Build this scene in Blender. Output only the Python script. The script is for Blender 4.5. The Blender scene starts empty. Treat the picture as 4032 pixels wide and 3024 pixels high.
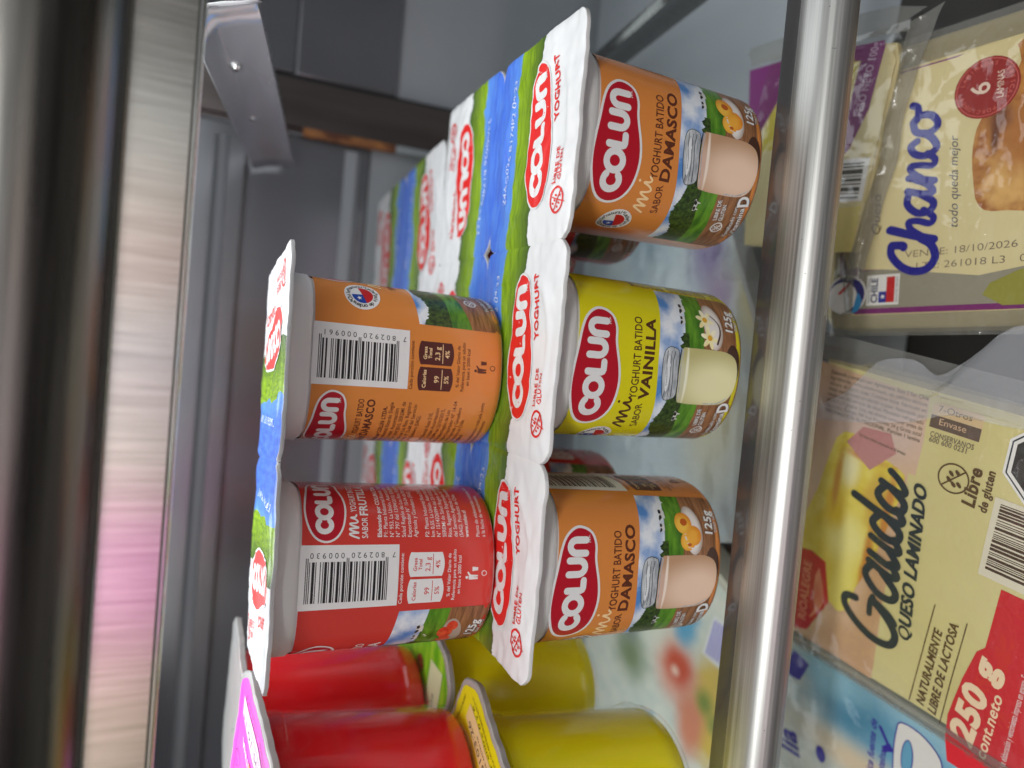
import bpy, bmesh, math, random
from mathutils import Vector, Matrix, noise
random.seed(7)
MM = 0.001
SC = bpy.context.scene
COL = SC.collection
# ------------------------------------------------------------------ camera
cam = bpy.data.objects.new('camera', bpy.data.cameras.new('camera'))
COL.objects.link(cam); SC.camera = cam
pitch, rollv, yaw = -0.410, -0.072, 0.044
M = (Matrix.Rotation(yaw, 3, 'Z') @ Matrix.Rotation(pitch, 3, 'X') @ Matrix.Rotation(rollv, 3, 'Y'))
right, fwd, up = M.col[0].copy(), M.col[1].copy(), M.col[2].copy()
# the phone was held upright but the picture is stored turned: picture-left is up
rot = Matrix((-up, right, -fwd)).transposed()
cam.matrix_world = Matrix.Translation(Vector((-94.2, -182.7, 91.52))*MM) @ rot.to_4x4()
cam.data.sensor_width = 36; cam.data.lens = 26.77
cam.data.clip_start = 0.005; cam.data.clip_end = 20
cam.data.dof.use_dof = True; cam.data.dof.focus_distance = 0.217; cam.data.dof.aperture_fstop = 7.4
# ------------------------------------------------------------------ world and lamps
w = bpy.data.worlds.new('World'); SC.world = w; w.use_nodes = True
_nt = w.node_tree; _bg = _nt.nodes['Background']           # the shop round the case: pale ceiling, darker floor
_tcw = _nt.nodes.new('ShaderNodeTexCoord'); _sp = _nt.nodes.new('ShaderNodeSeparateXYZ'); _cr = _nt.nodes.new('ShaderNodeValToRGB')
_mr = _nt.nodes.new('ShaderNodeMapRange'); _mr.inputs[1].default_value = -1; _mr.inputs[2].default_value = 1
_nt.links.new(_tcw.outputs['Generated'], _sp.inputs[0]); _nt.links.new(_sp.outputs[2], _mr.inputs[0]); _nt.links.new(_mr.outputs[0], _cr.inputs[0])
_e = _cr.color_ramp.elements; _e[0].position = .30; _e[0].color = (.13, .12, .11, 1); _e[1].position = .75; _e[1].color = (1.25, 1.3, 1.38, 1)
_q = _e.new(.52); _q.color = (.62, .66, .72, 1)
_nt.links.new(_cr.outputs[0], _bg.inputs[0]); _bg.inputs[1].default_value = 0.27
def lamp(name, loc, target, sx, sy, power, color=(1, 1, 1)):
    L = bpy.data.lights.new(name, 'AREA'); L.shape = 'RECTANGLE'; L.size = sx*MM; L.size_y = sy*MM
    L.energy = power; L.color = color
    o = bpy.data.objects.new(name, L); COL.objects.link(o)
    o.location = Vector(loc)*MM
    d = (Vector(target)-Vector(loc)).normalized()
    o.rotation_euler = d.to_track_quat('-Z', 'Y').to_euler()
    return o
lamp('shelf_light', (-110, 75, 99), (-110, 84, 0), 430, 110, 0.42, (0.93, 0.97, 1.0))
lamp('ceiling_light', (-150, -520, 560), (-120, -10, -60), 560, 60, 1.55, (1.0, 0.98, 0.93))
lamp('lower_deck_fill', (-110, 120, -73), (-110, 120, -140), 460, 50, 0.085, (0.85, 0.95, 1.0))  # unseen lamp added to brighten the packs below the glass
SC.view_settings.view_transform = 'Standard'; SC.view_settings.look = 'None'
SC.view_settings.exposure = 0.0; SC.view_settings.gamma = 1.0
SC.cycles.max_bounces = 10; SC.cycles.transparent_max_bounces = 24

# ------------------------------------------------------------------ materials
MATS = {}
def nd(nt, typ, **kw):
    n = nt.nodes.new(typ)
    for k, v in kw.items(): setattr(n, k, v)
    return n
def mat(name, col=(.8, .8, .8), rough=.4, metal=0., **kw):
    if name in MATS: return MATS[name]
    m = bpy.data.materials.new(name); m.use_nodes = True
    b = m.node_tree.nodes['Principled BSDF']
    b.inputs['Base Color'].default_value = (*col, 1); b.inputs['Roughness'].default_value = rough
    b.inputs['Metallic'].default_value = metal
    for k, v in kw.items(): b.inputs[k.replace('_', ' ')].default_value = v
    MATS[name] = m; return m
def hexc(r, g, b):
    f = lambda c: ((c/255+.055)/1.055)**2.4 if c > 10 else c/255/12.92
    return (f(r), f(g), f(b))
def noisy(name, c1, c2, scale, rough=.4, stretch=(1, 1, 1), lo=.35, hi=.65, detail=4, c3=None, coord='Object', bump=0, metal=0., **kw):
    """two or three colours mixed by a stretched noise: the print or grain that belongs to the surface"""
    if name in MATS: return MATS[name]
    m = mat(name, c1, rough, metal, **kw); nt = m.node_tree; b = nt.nodes['Principled BSDF']
    tc = nd(nt, 'ShaderNodeTexCoord'); mp = nd(nt, 'ShaderNodeMapping'); mp.inputs['Scale'].default_value = stretch
    nz = nd(nt, 'ShaderNodeTexNoise'); nz.inputs['Scale'].default_value = scale; nz.inputs['Detail'].default_value = detail
    cr = nd(nt, 'ShaderNodeValToRGB'); e = cr.color_ramp.elements
    e[0].position = lo; e[0].color = (*c1, 1); e[1].position = hi; e[1].color = (*c2, 1)
    if c3: q = e.new(min(.99, hi+.12)); q.color = (*c3, 1)
    nt.links.new(tc.outputs[coord], mp.inputs[0]); nt.links.new(mp.outputs[0], nz.inputs[0])
    nt.links.new(nz.outputs[0], cr.inputs[0]); nt.links.new(cr.outputs[0], b.inputs['Base Color'])
    if bump:
        bp = nd(nt, 'ShaderNodeBump'); bp.inputs['Strength'].default_value = bump; bp.inputs['Distance'].default_value = .0003
        nt.links.new(nz.outputs[0], bp.inputs['Height']); nt.links.new(bp.outputs[0], b.inputs['Normal'])
    return m
def steel(name, col, rough, aniso=.0, stretch=(3, 400, 400), scale=3, amp=.12, bump=.05):
    """brushed stainless steel: grain drawn out along one axis in roughness, tone and relief"""
    if name in MATS: return MATS[name]
    m = mat(name, col, rough, 1.0); nt = m.node_tree; b = nt.nodes['Principled BSDF']
    tc = nd(nt, 'ShaderNodeTexCoord'); mp = nd(nt, 'ShaderNodeMapping'); mp.inputs['Scale'].default_value = stretch
    nz = nd(nt, 'ShaderNodeTexNoise'); nz.inputs['Scale'].default_value = scale; nz.inputs['Detail'].default_value = 6
    nt.links.new(tc.outputs['Object'], mp.inputs[0]); nt.links.new(mp.outputs[0], nz.inputs[0])
    r = nd(nt, 'ShaderNodeMapRange'); r.inputs[3].default_value = max(.02, rough-amp); r.inputs[4].default_value = rough+amp
    nt.links.new(nz.outputs[0], r.inputs[0]); nt.links.new(r.outputs[0], b.inputs['Roughness'])
    cr = nd(nt, 'ShaderNodeValToRGB'); e = cr.color_ramp.elements
    e[0].position = .3; e[0].color = (*[c*.72 for c in col], 1); e[1].position = .7; e[1].color = (*[min(1, c*1.15) for c in col], 1)
    nt.links.new(nz.outputs[0], cr.inputs[0]); nt.links.new(cr.outputs[0], b.inputs['Base Color'])
    bp = nd(nt, 'ShaderNodeBump'); bp.inputs['Strength'].default_value = bump; bp.inputs['Distance'].default_value = .0002
    nt.links.new(nz.outputs[0], bp.inputs['Height']); nt.links.new(bp.outputs[0], b.inputs['Normal'])
    return m
def clear(name, tint, gloss_col=(1, 1, 1), rough=.05, ior=1.45, body=None, body_amt=0., bump=0., bscale=60):
    """clear film or pane: transparent tint, fresnel reflection, and a little milky body if wanted"""
    if name in MATS: return MATS[name]
    m = bpy.data.materials.new(name); m.use_nodes = True; nt = m.node_tree; nt.nodes.clear()
    out = nd(nt, 'ShaderNodeOutputMaterial'); tr = nd(nt, 'ShaderNodeBsdfTransparent'); tr.inputs[0].default_value = (*tint, 1)
    gl = nd(nt, 'ShaderNodeBsdfGlossy'); gl.inputs['Roughness'].default_value = rough; gl.inputs[0].default_value = (*gloss_col, 1)
    fr = nd(nt, 'ShaderNodeFresnel'); fr.inputs[0].default_value = ior
    mx = nd(nt, 'ShaderNodeMixShader'); last = tr.outputs[0]
    if body_amt:
        df = nd(nt, 'ShaderNodeBsdfDiffuse'); df.inputs[0].default_value = (*body, 1)
        m2 = nd(nt, 'ShaderNodeMixShader'); m2.inputs[0].default_value = body_amt
        nt.links.new(tr.outputs[0], m2.inputs[1]); nt.links.new(df.outputs[0], m2.inputs[2]); last = m2.outputs[0]
    if bump:
        tc = nd(nt, 'ShaderNodeTexCoord'); nz = nd(nt, 'ShaderNodeTexNoise'); nz.inputs['Scale'].default_value = bscale
        nz.inputs['Detail'].default_value = 3
        bp = nd(nt, 'ShaderNodeBump'); bp.inputs['Strength'].default_value = bump; bp.inputs['Distance'].default_value = .002
        nt.links.new(tc.outputs['Object'], nz.inputs[0]); nt.links.new(nz.outputs[0], bp.inputs['Height'])
        nt.links.new(bp.outputs[0], gl.inputs['Normal']); nt.links.new(bp.outputs[0], fr.inputs['Normal'])
    ge = nd(nt, 'ShaderNodeNewGeometry'); iv = nd(nt, 'ShaderNodeMath', operation='SUBTRACT'); iv.inputs[0].default_value = 1
    nt.links.new(ge.outputs['Backfacing'], iv.inputs[1]); ml = nd(nt, 'ShaderNodeMath', operation='MULTIPLY')
    nt.links.new(fr.outputs[0], ml.inputs[0]); nt.links.new(iv.outputs[0], ml.inputs[1])
    nt.links.new(ml.outputs[0], mx.inputs[0]); nt.links.new(last, mx.inputs[1]); nt.links.new(gl.outputs[0], mx.inputs[2])
    nt.links.new(mx.outputs[0], out.inputs[0]); MATS[name] = m; return m

def soft_print(name, base, blobs, rough=.38, grain=0., gscale=.4, base2=None):
    """photographic print: soft-edged patches (x, y, rx, ry, colour, softness) laid over a base, in the artwork's own millimetres"""
    if name in MATS: return MATS[name]
    m = mat(name, base, rough); nt = m.node_tree; b = nt.nodes['Principled BSDF']
    uvn = nd(nt, 'ShaderNodeUVMap'); nz = nd(nt, 'ShaderNodeTexNoise'); nz.inputs['Scale'].default_value = gscale; nz.inputs['Detail'].default_value = 5
    nt.links.new(uvn.outputs[0], nz.inputs[0])
    def mix(f, c1, c2):
        n = nd(nt, 'ShaderNodeMix', data_type='RGBA'); nt.links.new(f, n.inputs[0])
        for i, q in ((6, c1), (7, c2)):
            if isinstance(q, tuple): n.inputs[i].default_value = (*q, 1)
            else: nt.links.new(q, n.inputs[i])
        return n.outputs[2]
    r0 = nd(nt, 'ShaderNodeMapRange'); r0.inputs[1].default_value = .35; r0.inputs[2].default_value = .65; nt.links.new(nz.outputs[0], r0.inputs[0])
    cur = mix(r0.outputs[0], base, base2 or base)
    for (x, y, rx, ry, c, soft) in blobs:
        a = nd(nt, 'ShaderNodeVectorMath', operation='SUBTRACT'); a.inputs[1].default_value = (x, y, 0); nt.links.new(uvn.outputs[0], a.inputs[0])
        d = nd(nt, 'ShaderNodeVectorMath', operation='MULTIPLY'); d.inputs[1].default_value = (1/rx, 1/ry, 0); nt.links.new(a.outputs[0], d.inputs[0])
        l = nd(nt, 'ShaderNodeVectorMath', operation='LENGTH'); nt.links.new(d.outputs[0], l.inputs[0])
        w_ = nd(nt, 'ShaderNodeMath', operation='MULTIPLY_ADD'); w_.inputs[1].default_value = grain; nt.links.new(nz.outputs[0], w_.inputs[0]); nt.links.new(l.outputs[1], w_.inputs[2])
        r = nd(nt, 'ShaderNodeMapRange', interpolation_type='SMOOTHSTEP'); r.inputs[1].default_value = 1+soft+grain/2; r.inputs[2].default_value = 1-soft+grain/2
        nt.links.new(w_.outputs[0], r.inputs[0]); cur = mix(r.outputs[0], cur, c)
    nt.links.new(cur, b.inputs['Base Color']); return m
WHITE = mat('white_ink', (.80, .80, .79), .35)
BLACK = mat('black_ink', (.012, .010, .012), .4)
PLASTIC = mat('milky_plastic', (.80, .80, .78), .32, Subsurface_Weight=.25, Subsurface_Radius=(.004, .004, .004))
RED = mat('logo_red', hexc(184, 26, 44), .30)
REDLID = mat('lid_red', hexc(228, 34, 30), .42)
ORANGE = mat('label_orange', hexc(220, 138, 68), .20)
YELLOW = mat('label_yellow', hexc(222, 212, 30), .20)
STRAW = mat('label_strawberry', hexc(208, 66, 58), .20)
BROWN = mat('brown_ink', hexc(96, 48, 30), .4)
DKBROWN = mat('nutrition_brown', hexc(84, 38, 34), .4)
CREAMINK = mat('cream_ink', hexc(250, 214, 160), .4)
SKY = noisy('print_sky', hexc(86, 140, 205), hexc(232, 238, 244), 95, .35, lo=.42, hi=.62, detail=5)
HILL = noisy('print_meadow', hexc(52, 104, 22), hexc(104, 158, 40), 160, .35, stretch=(1, 1, 3), detail=6)
BUSH = noisy('print_bush', hexc(26, 44, 14), hexc(70, 96, 34), 900, .4, detail=3)
WOOD = noisy('print_wood', hexc(118, 76, 46), hexc(168, 118, 78), 130, .4, stretch=(1, 1, 8), detail=6)
WOODLINE = mat('print_wood_gap', hexc(84, 50, 34), .4)
JAR = {'damasco': soft_print('print_jar_apricot', hexc(190, 150, 116), [(-5.5, 9, 7.0, 12, hexc(236, 204, 178), .55), (-5, 21.5, 6, 1.6, hexc(214, 180, 160), .5), (-3, 20, 8, .5, hexc(246, 230, 214), .5)]),
       'vainilla': soft_print('print_jar_vanilla', hexc(192, 184, 124), [(-5.5, 9, 7.0, 12, hexc(234, 228, 178), .55), (-5, 21.5, 6, 1.6, hexc(206, 204, 170), .5), (-3, 20, 8, .5, hexc(244, 242, 214), .5)]),
       'frutilla': noisy('print_jar_strawberry', hexc(236, 170, 176), hexc(246, 190, 190), 60, .35)}
JARSIDE = {'damasco': mat('print_jar_apricot_side', hexc(196, 154, 116), .35),
           'vainilla': mat('print_jar_vanilla_side', hexc(200, 190, 130), .35),
           'frutilla': mat('print_jar_strawberry_side', hexc(206, 120, 130), .35)}
JARGLASS = noisy('print_jar_glass', hexc(150, 156, 162), hexc(206, 210, 212), 260, .35, stretch=(1, 1, 4))
JARLINE = mat('print_jar_line', hexc(46, 48, 52), .4)
APRI = soft_print('print_apricot', hexc(224, 130, 28), [(14.0, 14.4, 2.6, 2.5, hexc(250, 200, 76), .6), (8.8, 13.2, 2.2, 2, hexc(248, 190, 70), .6), (10.6, 10.8, 2.4, 2, hexc(244, 176, 60), .6)], base2=hexc(236, 150, 40))
APRIHOLE = mat('print_apricot_hollow', hexc(196, 92, 24), .35)
PETAL = noisy('print_petal', hexc(240, 226, 150), hexc(252, 246, 214), 300, .35)
POLLEN = mat('print_pollen', hexc(226, 170, 40), .35)
BERRY = noisy('print_berry', hexc(200, 30, 24), hexc(236, 90, 60), 500, .35)
LEAFG = mat('print_leaf', hexc(70, 130, 40), .4)
PLATE = soft_print('print_plate', hexc(176, 160, 148), [(12.2, 10.9, 7.0, 3.1, hexc(236, 230, 224), .3)])
SHADOWINK = mat('print_dark_outline', hexc(66, 40, 28), .4)
BLUEFLAG = mat('flag_blue', hexc(24, 70, 165), .4)
REDFLAG = mat('flag_red', hexc(196, 30, 34), .4)

# ------------------------------------------------------------------ tagging
def tag(o, label=None, cat=None, group=None, kind=None):
    for k, v in (('label', label), ('category', cat), ('group', group), ('kind', kind)):
        if v: o[k] = v
    return o
def root(name, loc, rz, label, cat, group=None):
    o = bpy.data.objects.new(name, None); COL.objects.link(o); o.empty_display_size = .01
    o.location = Vector(loc)*MM; o.rotation_euler = (0, 0, rz)
    return tag(o, label, cat, group)
# ------------------------------------------------------------------ mesh builder (millimetres)
class MB:
    def __init__(s): s.v = []; s.f = []; s.m = []; s.mats = []; s.uv = {}
    def mi(s, m):
        if m not in s.mats: s.mats.append(m)
        return s.mats.index(m)
    def add(s, verts, faces, m, uvs=None):
        o = len(s.v); k = s.mi(m); s.v += [tuple(p) for p in verts]
        if uvs:
            for i, u in enumerate(uvs): s.uv[o+i] = u
        for f in faces: s.f.append([o+i for i in f]); s.m.append(k)
    def grid(s, rows, m, closed=False, uvs=None):
        n = len(rows[0]); vs = [p for r in rows for p in r]; fs = []
        for i in range(len(rows)-1):
            for j in range(n if closed else n-1):
                a, b = i*n+j, i*n+(j+1) % n
                fs.append([a, b, b+n, a+n])
        s.add(vs, fs, m, uvs)
    def box(s, x0, x1, y0, y1, z0, z1, m):
        v = [(x, y, z) for z in (z0, z1) for y in (y0, y1) for x in (x0, x1)]
        s.add(v, [[0, 2, 3, 1], [4, 5, 7, 6], [0, 1, 5, 4], [2, 6, 7, 3], [0, 4, 6, 2], [1, 3, 7, 5]], m)
    def build(s, name, parent=None, smooth=True, bevel=0, solid=0, angle=40):
        me = bpy.data.meshes.new(name)
        me.from_pydata([(a*MM, b*MM, c*MM) for a, b, c in s.v], [], s.f)
        for m in s.mats: me.materials.append(m)
        me.polygons.foreach_set('material_index', s.m)
        if s.uv:
            uvl = me.uv_layers.new(name='UVMap')
            for l in me.loops: uvl.data[l.index].uv = s.uv.get(l.vertex_index, (0, 0))
        me.polygons.foreach_set('use_smooth', [smooth]*len(me.polygons)); me.update()
        if smooth: me.set_sharp_from_angle(angle=math.radians(angle))
        o = bpy.data.objects.new(name, me); COL.objects.link(o)
        if parent: o.parent = parent
        if solid:
            q = o.modifiers.new('thickness', 'SOLIDIFY'); q.thickness = solid*MM; q.offset = -1
        if bevel:
            q = o.modifiers.new('bevel', 'BEVEL'); q.width = bevel*MM; q.segments = 3; q.limit_method = 'ANGLE'
        return o
# ------------------------------------------------------------------ flat artwork: shapes in 2D, later laid on a surface
_tc = {}
def _glyph(t, bold, shear):
    key = (t, bold, shear)
    if key not in _tc:
        cu = bpy.data.curves.new('t', 'FONT'); cu.body = t; cu.size = 1; cu.offset = bold; cu.shear = shear
        cu.resolution_u = 3; cu.fill_mode = 'FRONT'
        ob = bpy.data.objects.new('t', cu); COL.objects.link(ob)
        dg = bpy.context.evaluated_depsgraph_get(); me = bpy.data.meshes.new_from_object(ob.evaluated_get(dg))
        V = [(v.co.x, v.co.y) for v in me.vertices]; F = [list(p.vertices) for p in me.polygons]
        if bold > .002 and V and (max(abs(b) for a, b in V) > 1.4 or max(abs(a) for a, b in V) > 1.6+len(t)): V, F = _glyph(t, round(bold*.6, 4), shear)   # a spike at a sharp corner: set it lighter
        _tc[key] = (V, F)
        bpy.data.objects.remove(ob); bpy.data.curves.remove(cu); bpy.data.meshes.remove(me)
    return _tc[key]
def _adv(ch):
    key = ('adv', ch)
    if key not in _tc:
        W = lambda t: max(v[0] for v in _glyph(t, 0., 0.)[0])
        _tc[key] = W('|'+ch+'|')-W('||')
    return _tc[key]
def text_shape(s, size=1., bold=0., shear=0., align='CENTER', sx=1.):
    """letters set one by one, so that heavy strokes of neighbours never merge while they are filled"""
    V = []; F = []; x = 0.
    for ch in s:
        if ch != ' ':
            v, f = _glyph(ch, bold, shear); o = len(V); V += [(a+x, b) for a, b in v]; F += [[o+i for i in q] for q in f]
        x += _adv(ch)+bold*.8
    dx = {'LEFT': 0, 'CENTER': x/2, 'RIGHT': x}[align]
    return [((a-dx)*size*sx, b*size) for a, b in V], F
def text_between(s, p0, p1, h, bold=.01, shear=0.):
    """text whose baseline runs from p0 to p1, cap height h"""
    V, F = text_shape(s, 1, bold, shear, 'LEFT')
    if not V: return [], []
    w = max(v[0] for v in V) - min(v[0] for v in V); x0 = min(v[0] for v in V)
    L = math.hypot(p1[0]-p0[0], p1[1]-p0[1]); a = math.atan2(p1[1]-p0[1], p1[0]-p0[0]); k = L/w; c = h/.70
    return [(p0[0]+(x-x0)*k*math.cos(a)-y*c*math.sin(a), p0[1]+(x-x0)*k*math.sin(a)+y*c*math.cos(a)) for x, y in V], F
def poly(pts): return list(pts), [list(range(len(pts)))]
def smooth_loop(pts, n=6, closed=True):
    out = []; N = len(pts)
    rng = range(N if closed else N-1)
    g = (lambda i: pts[i % N]) if closed else (lambda i: pts[min(max(i, 0), N-1)])
    for i in rng:
        p0, p1, p2, p3 = g(i-1), g(i), g(i+1), g(i+2)
        for k in range(n):
            t = k/n
            out.append(tuple(.5*((2*p1[a])+(-p0[a]+p2[a])*t+(2*p0[a]-5*p1[a]+4*p2[a]-p3[a])*t*t+(-p0[a]+3*p1[a]-3*p2[a]+p3[a])*t**3) for a in (0, 1)))
    if not closed: out.append(tuple(pts[-1]))
    return out
def offset_loop(pts, d):
    N = len(pts); A = sum(pts[i][0]*pts[(i+1) % N][1]-pts[(i+1) % N][0]*pts[i][1] for i in range(N)); sg = 1 if A > 0 else -1
    out = []
    for i in range(N):
        ax, ay = pts[i-1]; bx, by = pts[(i+1) % N]; tx, ty = bx-ax, by-ay; L = math.hypot(tx, ty) or 1
        out.append((pts[i][0]+sg*ty/L*d, pts[i][1]-sg*tx/L*d))
    return out
def ell(cx, cy, rx, ry, n=24, a0=0, a1=360, rot=0):
    c, s_ = math.cos(rot), math.sin(rot)
    k = n if a1-a0 == 360 else n+1
    r = []
    for i in range(k):
        t = math.radians(a0+(a1-a0)*i/n); x, y = rx*math.cos(t), ry*math.sin(t)
        r.append((cx+x*c-y*s_, cy+x*s_+y*c))
    return r
def stroke(pts, w, closed=False, cap=True, w1=None):
    """ribbon of width w along pts"""
    N = len(pts); L = []; R = []
    for i in range(N):
        if closed: a, b = pts[i-1], pts[(i+1) % N]
        else: a, b = pts[max(i-1, 0)], pts[min(i+1, N-1)]
        tx, ty = b[0]-a[0], b[1]-a[1]; l = math.hypot(tx, ty) or 1; tx /= l; ty /= l
        ww = w if w1 is None else w+(w1-w)*i/(N-1)
        L.append((pts[i][0]-ty*ww/2, pts[i][1]+tx*ww/2)); R.append((pts[i][0]+ty*ww/2, pts[i][1]-tx*ww/2))
    V = L+R; F = [[i, N+i, N+(i+1) % N, (i+1) % N] for i in range(N if closed else N-1)]
    if cap and not closed:
        for e, (p, q) in enumerate(((0, 1), (N-1, N-2))):
            dx, dy = pts[p][0]-pts[q][0], pts[p][1]-pts[q][1]; a = math.atan2(dy, dx)
            ww = w if (w1 is None or e == 0) else w1
            base = len(V); K = 6
            for k in range(1, K): 
                t = a-math.pi/2+math.pi*k/K; V.append((pts[p][0]+ww/2*math.cos(t), pts[p][1]+ww/2*math.sin(t)))
            s0, s1 = (N+p, p) if e else (p, N+p)
            F.append([s0]+list(range(base, base+K-1))+[s1])
    return V, F
def place(sh, x=0, y=0, a=0, k=1, ky=None, shear=0):
    V, F = sh; c, s_ = math.cos(a), math.sin(a); ky = k if ky is None else ky
    return [(x+((u+shear*v)*k)*c-(v*ky)*s_, y+((u+shear*v)*k)*s_+(v*ky)*c) for u, v in V], F
class Art:
    """stack of flat shapes; layer n sits n steps above the surface"""
    def __init__(s): s.items = []
    def add(s, sh, m, layer, ramp=0.):
        if sh[0]: s.items.append((sh, m, layer, ramp))
    def lay(s, mb, fn, step=.035, base=.03, cut=(1.6, None)):
        by = {}
        for sh, m, l, r in s.items: by.setdefault((l,), []).append((sh, m, r))
        for (l,), L in by.items():
            bm = bmesh.new(); mats = []
            zl = bm.verts.layers.float.new('dz')
            for (V, F), m, r in L:
                if m not in mats: mats.append(m)
                vs = []
                for i, p in enumerate(V):
                    q = bm.verts.new((p[0], p[1], 0)); q[zl] = r*i/len(V); vs.append(q)
                for f in F:
                    g = [vs[i] for i in f]
                    if len(set(g)) < 3: continue
                    try: fc = bm.faces.new(g)
                    except ValueError: continue
                    fc.material_index = mats.index(m)
            bmesh.ops.triangulate(bm, faces=bm.faces[:])
            xs = [v.co.x for v in bm.verts]; ys = [v.co.y for v in bm.verts]
            for ax, st, lo, hi in ((0, cut[0], min(xs), max(xs)), (1, cut[1], min(ys), max(ys))):
                if not st: continue
                k = math.floor(lo/st)+1
                while k*st < hi:
                    co = (k*st, 0, 0) if ax == 0 else (0, k*st, 0); no = (1, 0, 0) if ax == 0 else (0, 1, 0)
                    bmesh.ops.bisect_plane(bm, geom=bm.verts[:]+bm.edges[:]+bm.faces[:], plane_co=co, plane_no=no, dist=1e-6)
                    k += 1
            bm.verts.index_update()
            V3 = [fn(v.co.x, v.co.y, base+step*l+v[zl]) for v in bm.verts]
            U2 = [(v.co.x, v.co.y) for v in bm.verts]
            for mi_, m in enumerate(mats):
                fs = [[v.index for v in f.verts] for f in bm.faces if f.material_index == mi_]
                used = sorted({i for f in fs for i in f}); mp = {i: k for k, i in enumerate(used)}
                mb.add([V3[i] for i in used], [[mp[i] for i in f] for f in fs], m, [U2[i] for i in used])
            bm.free()
# ------------------------------------------------------------------ logo lettering
def logo_letters():
    W_ = 1.95; out = []
    def arc(cx, cy, rx, ry, a0, a1, n=16): return [(cx+rx*math.cos(math.radians(a0+(a1-a0)*i/n)), cy+ry*math.sin(math.radians(a0+(a1-a0)*i/n))) for i in range(n+1)]
    out.append(stroke(arc(-13.4, 50.7, 2.3, 2.55, 48, 312), W_))
    out.append(stroke(arc(-8.2, 50.7, 2.45, 2.6, 0, 360, 22)[:-1], W_, closed=True))
    out.append(stroke([(-4.1, 53.2), (-4.1, 50.5), (-4.1, 48.8), (-3.9, 48.35), (-3.4, 48.15), (-2.2, 48.15), (-1.3, 48.15)], W_))
    out.append(stroke([(.45, 53.2), (.45, 50.5)]+arc(2.35, 50.2, 1.9, 2.1, 180, 360, 10)+[(4.25, 51.5), (4.25, 53.2)], W_))
    out.append(stroke([(6.25, 48.1), (6.25, 51)]+arc(8.05, 51.1, 1.8, 2.1, 180, 0, 10)+[(9.85, 49.6), (9.85, 48.1)], W_))
    return out
BLOB = [(-19, 49.5), (-18.3, 52.8), (-15.7, 55.4), (-11.5, 57.1), (-7.5, 57.6), (-3, 57.2), (2, 56.4), (7, 55.6), (10.5, 54.2), (12.7, 51.6), (12.9, 49.0), (11.5, 46.4), (8.5, 45.2), (5, 45.1), (2, 44.5), (-1.5, 43.6), (-6, 43.0), (-10.5, 43.3), (-14.5, 44.3), (-17.6, 46.4)]
LETTERS = logo_letters()
def logo(art, dx, dy, a=0, k=1, ky=None, red=RED, wht=WHITE, layer=1, rim=.75, halo=None, mr=True):
    b = smooth_loop(BLOB, 3); cx, cy = -3.2, 50.5
    tr = lambda sh: place(([(x-cx, y-cy) for x, y in sh[0]], sh[1]), dx, dy, a, k, ky)
    art.add(tr(poly(offset_loop(b, rim))), halo or wht, layer); art.add(tr(poly(b)), red, layer+1)
    for L in LETTERS: art.add(tr(L), wht, layer+2)
    if mr: art.add(tr(text_between('M.R.', (9.2, 46.6), (11.4, 46.9), .6, 0)), wht, layer+2)
def gluten(art, x, y, r, m, layer, a=0, w=.09):
    """wheat ear with a bar through it inside a drop-shaped ring"""
    ring = smooth_loop([(-r*.1, r), (-r*.75, r*.55), (-r, 0), (-r*.8, -r*.6), (0, -r*.95), (r*.8, -r*.55), (r, .1*r), (r*.65, r*.7)], 3)
    art.add(place(stroke(ring, r*w*2, closed=True), x, y, a), m, layer)
    art.add(place(stroke([(-r*.7, r*.55), (r*.62, -r*.62)], r*w*1.6, cap=False), x, y, a), m, layer+1)
    art.add(place(stroke([(-r*.55, -r*1.15), (0, -.1*r), (r*.45, r*.6)], r*w, cap=False), x, y, a), m, layer+2)
    for px, py in ((-.35, -.3), (-.55, 0), (.1, .35), (.4, .05), (-.05, .65), (.2, -.5)):
        art.add(place(poly(ell(px*r, py*r, r*.15, r*.09, 8, rot=.9)), x, y, a), m, layer)
def seal(art, cx, cy, r, layer):
    art.add(poly(ell(cx, cy, r, r, 28)), WHITE, layer)
    ri = r*.60
    # disc cut into the flag's colours
    th0 = .15
    art.add(poly(ell(cx, cy, ri, ri, 14, -160, 20)+[]), REDFLAG, layer+1)
    art.add(poly(ell(cx, cy, ri, ri, 8, 95, 200)+[(cx, cy)]), BLUEFLAG, layer+2)
    st = []
    for i in range(10):
        rr = ri*(.26 if i % 2 == 0 else .11); t = math.pi/2+i*math.pi/5; st.append((cx-ri*.45+rr*math.cos(t), cy+ri*.30+rr*math.sin(t)))
    art.add(poly(st), WHITE, layer+3)
    s = 'Chile*natural*Leche*pais de ordena*'
    for i, ch in enumerate(s):
        if ch == ' ': continue
        t = math.radians(120-360*i/len(s)); k = r*.33
        art.add(place(text_shape(ch, 1, .02), cx+r*.68*math.cos(t), cy+r*.68*math.sin(t), t-math.pi/2, k), BLACK, layer+1)
EAN = {'961': '7802920000961', '930': '7802920000930'}
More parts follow.
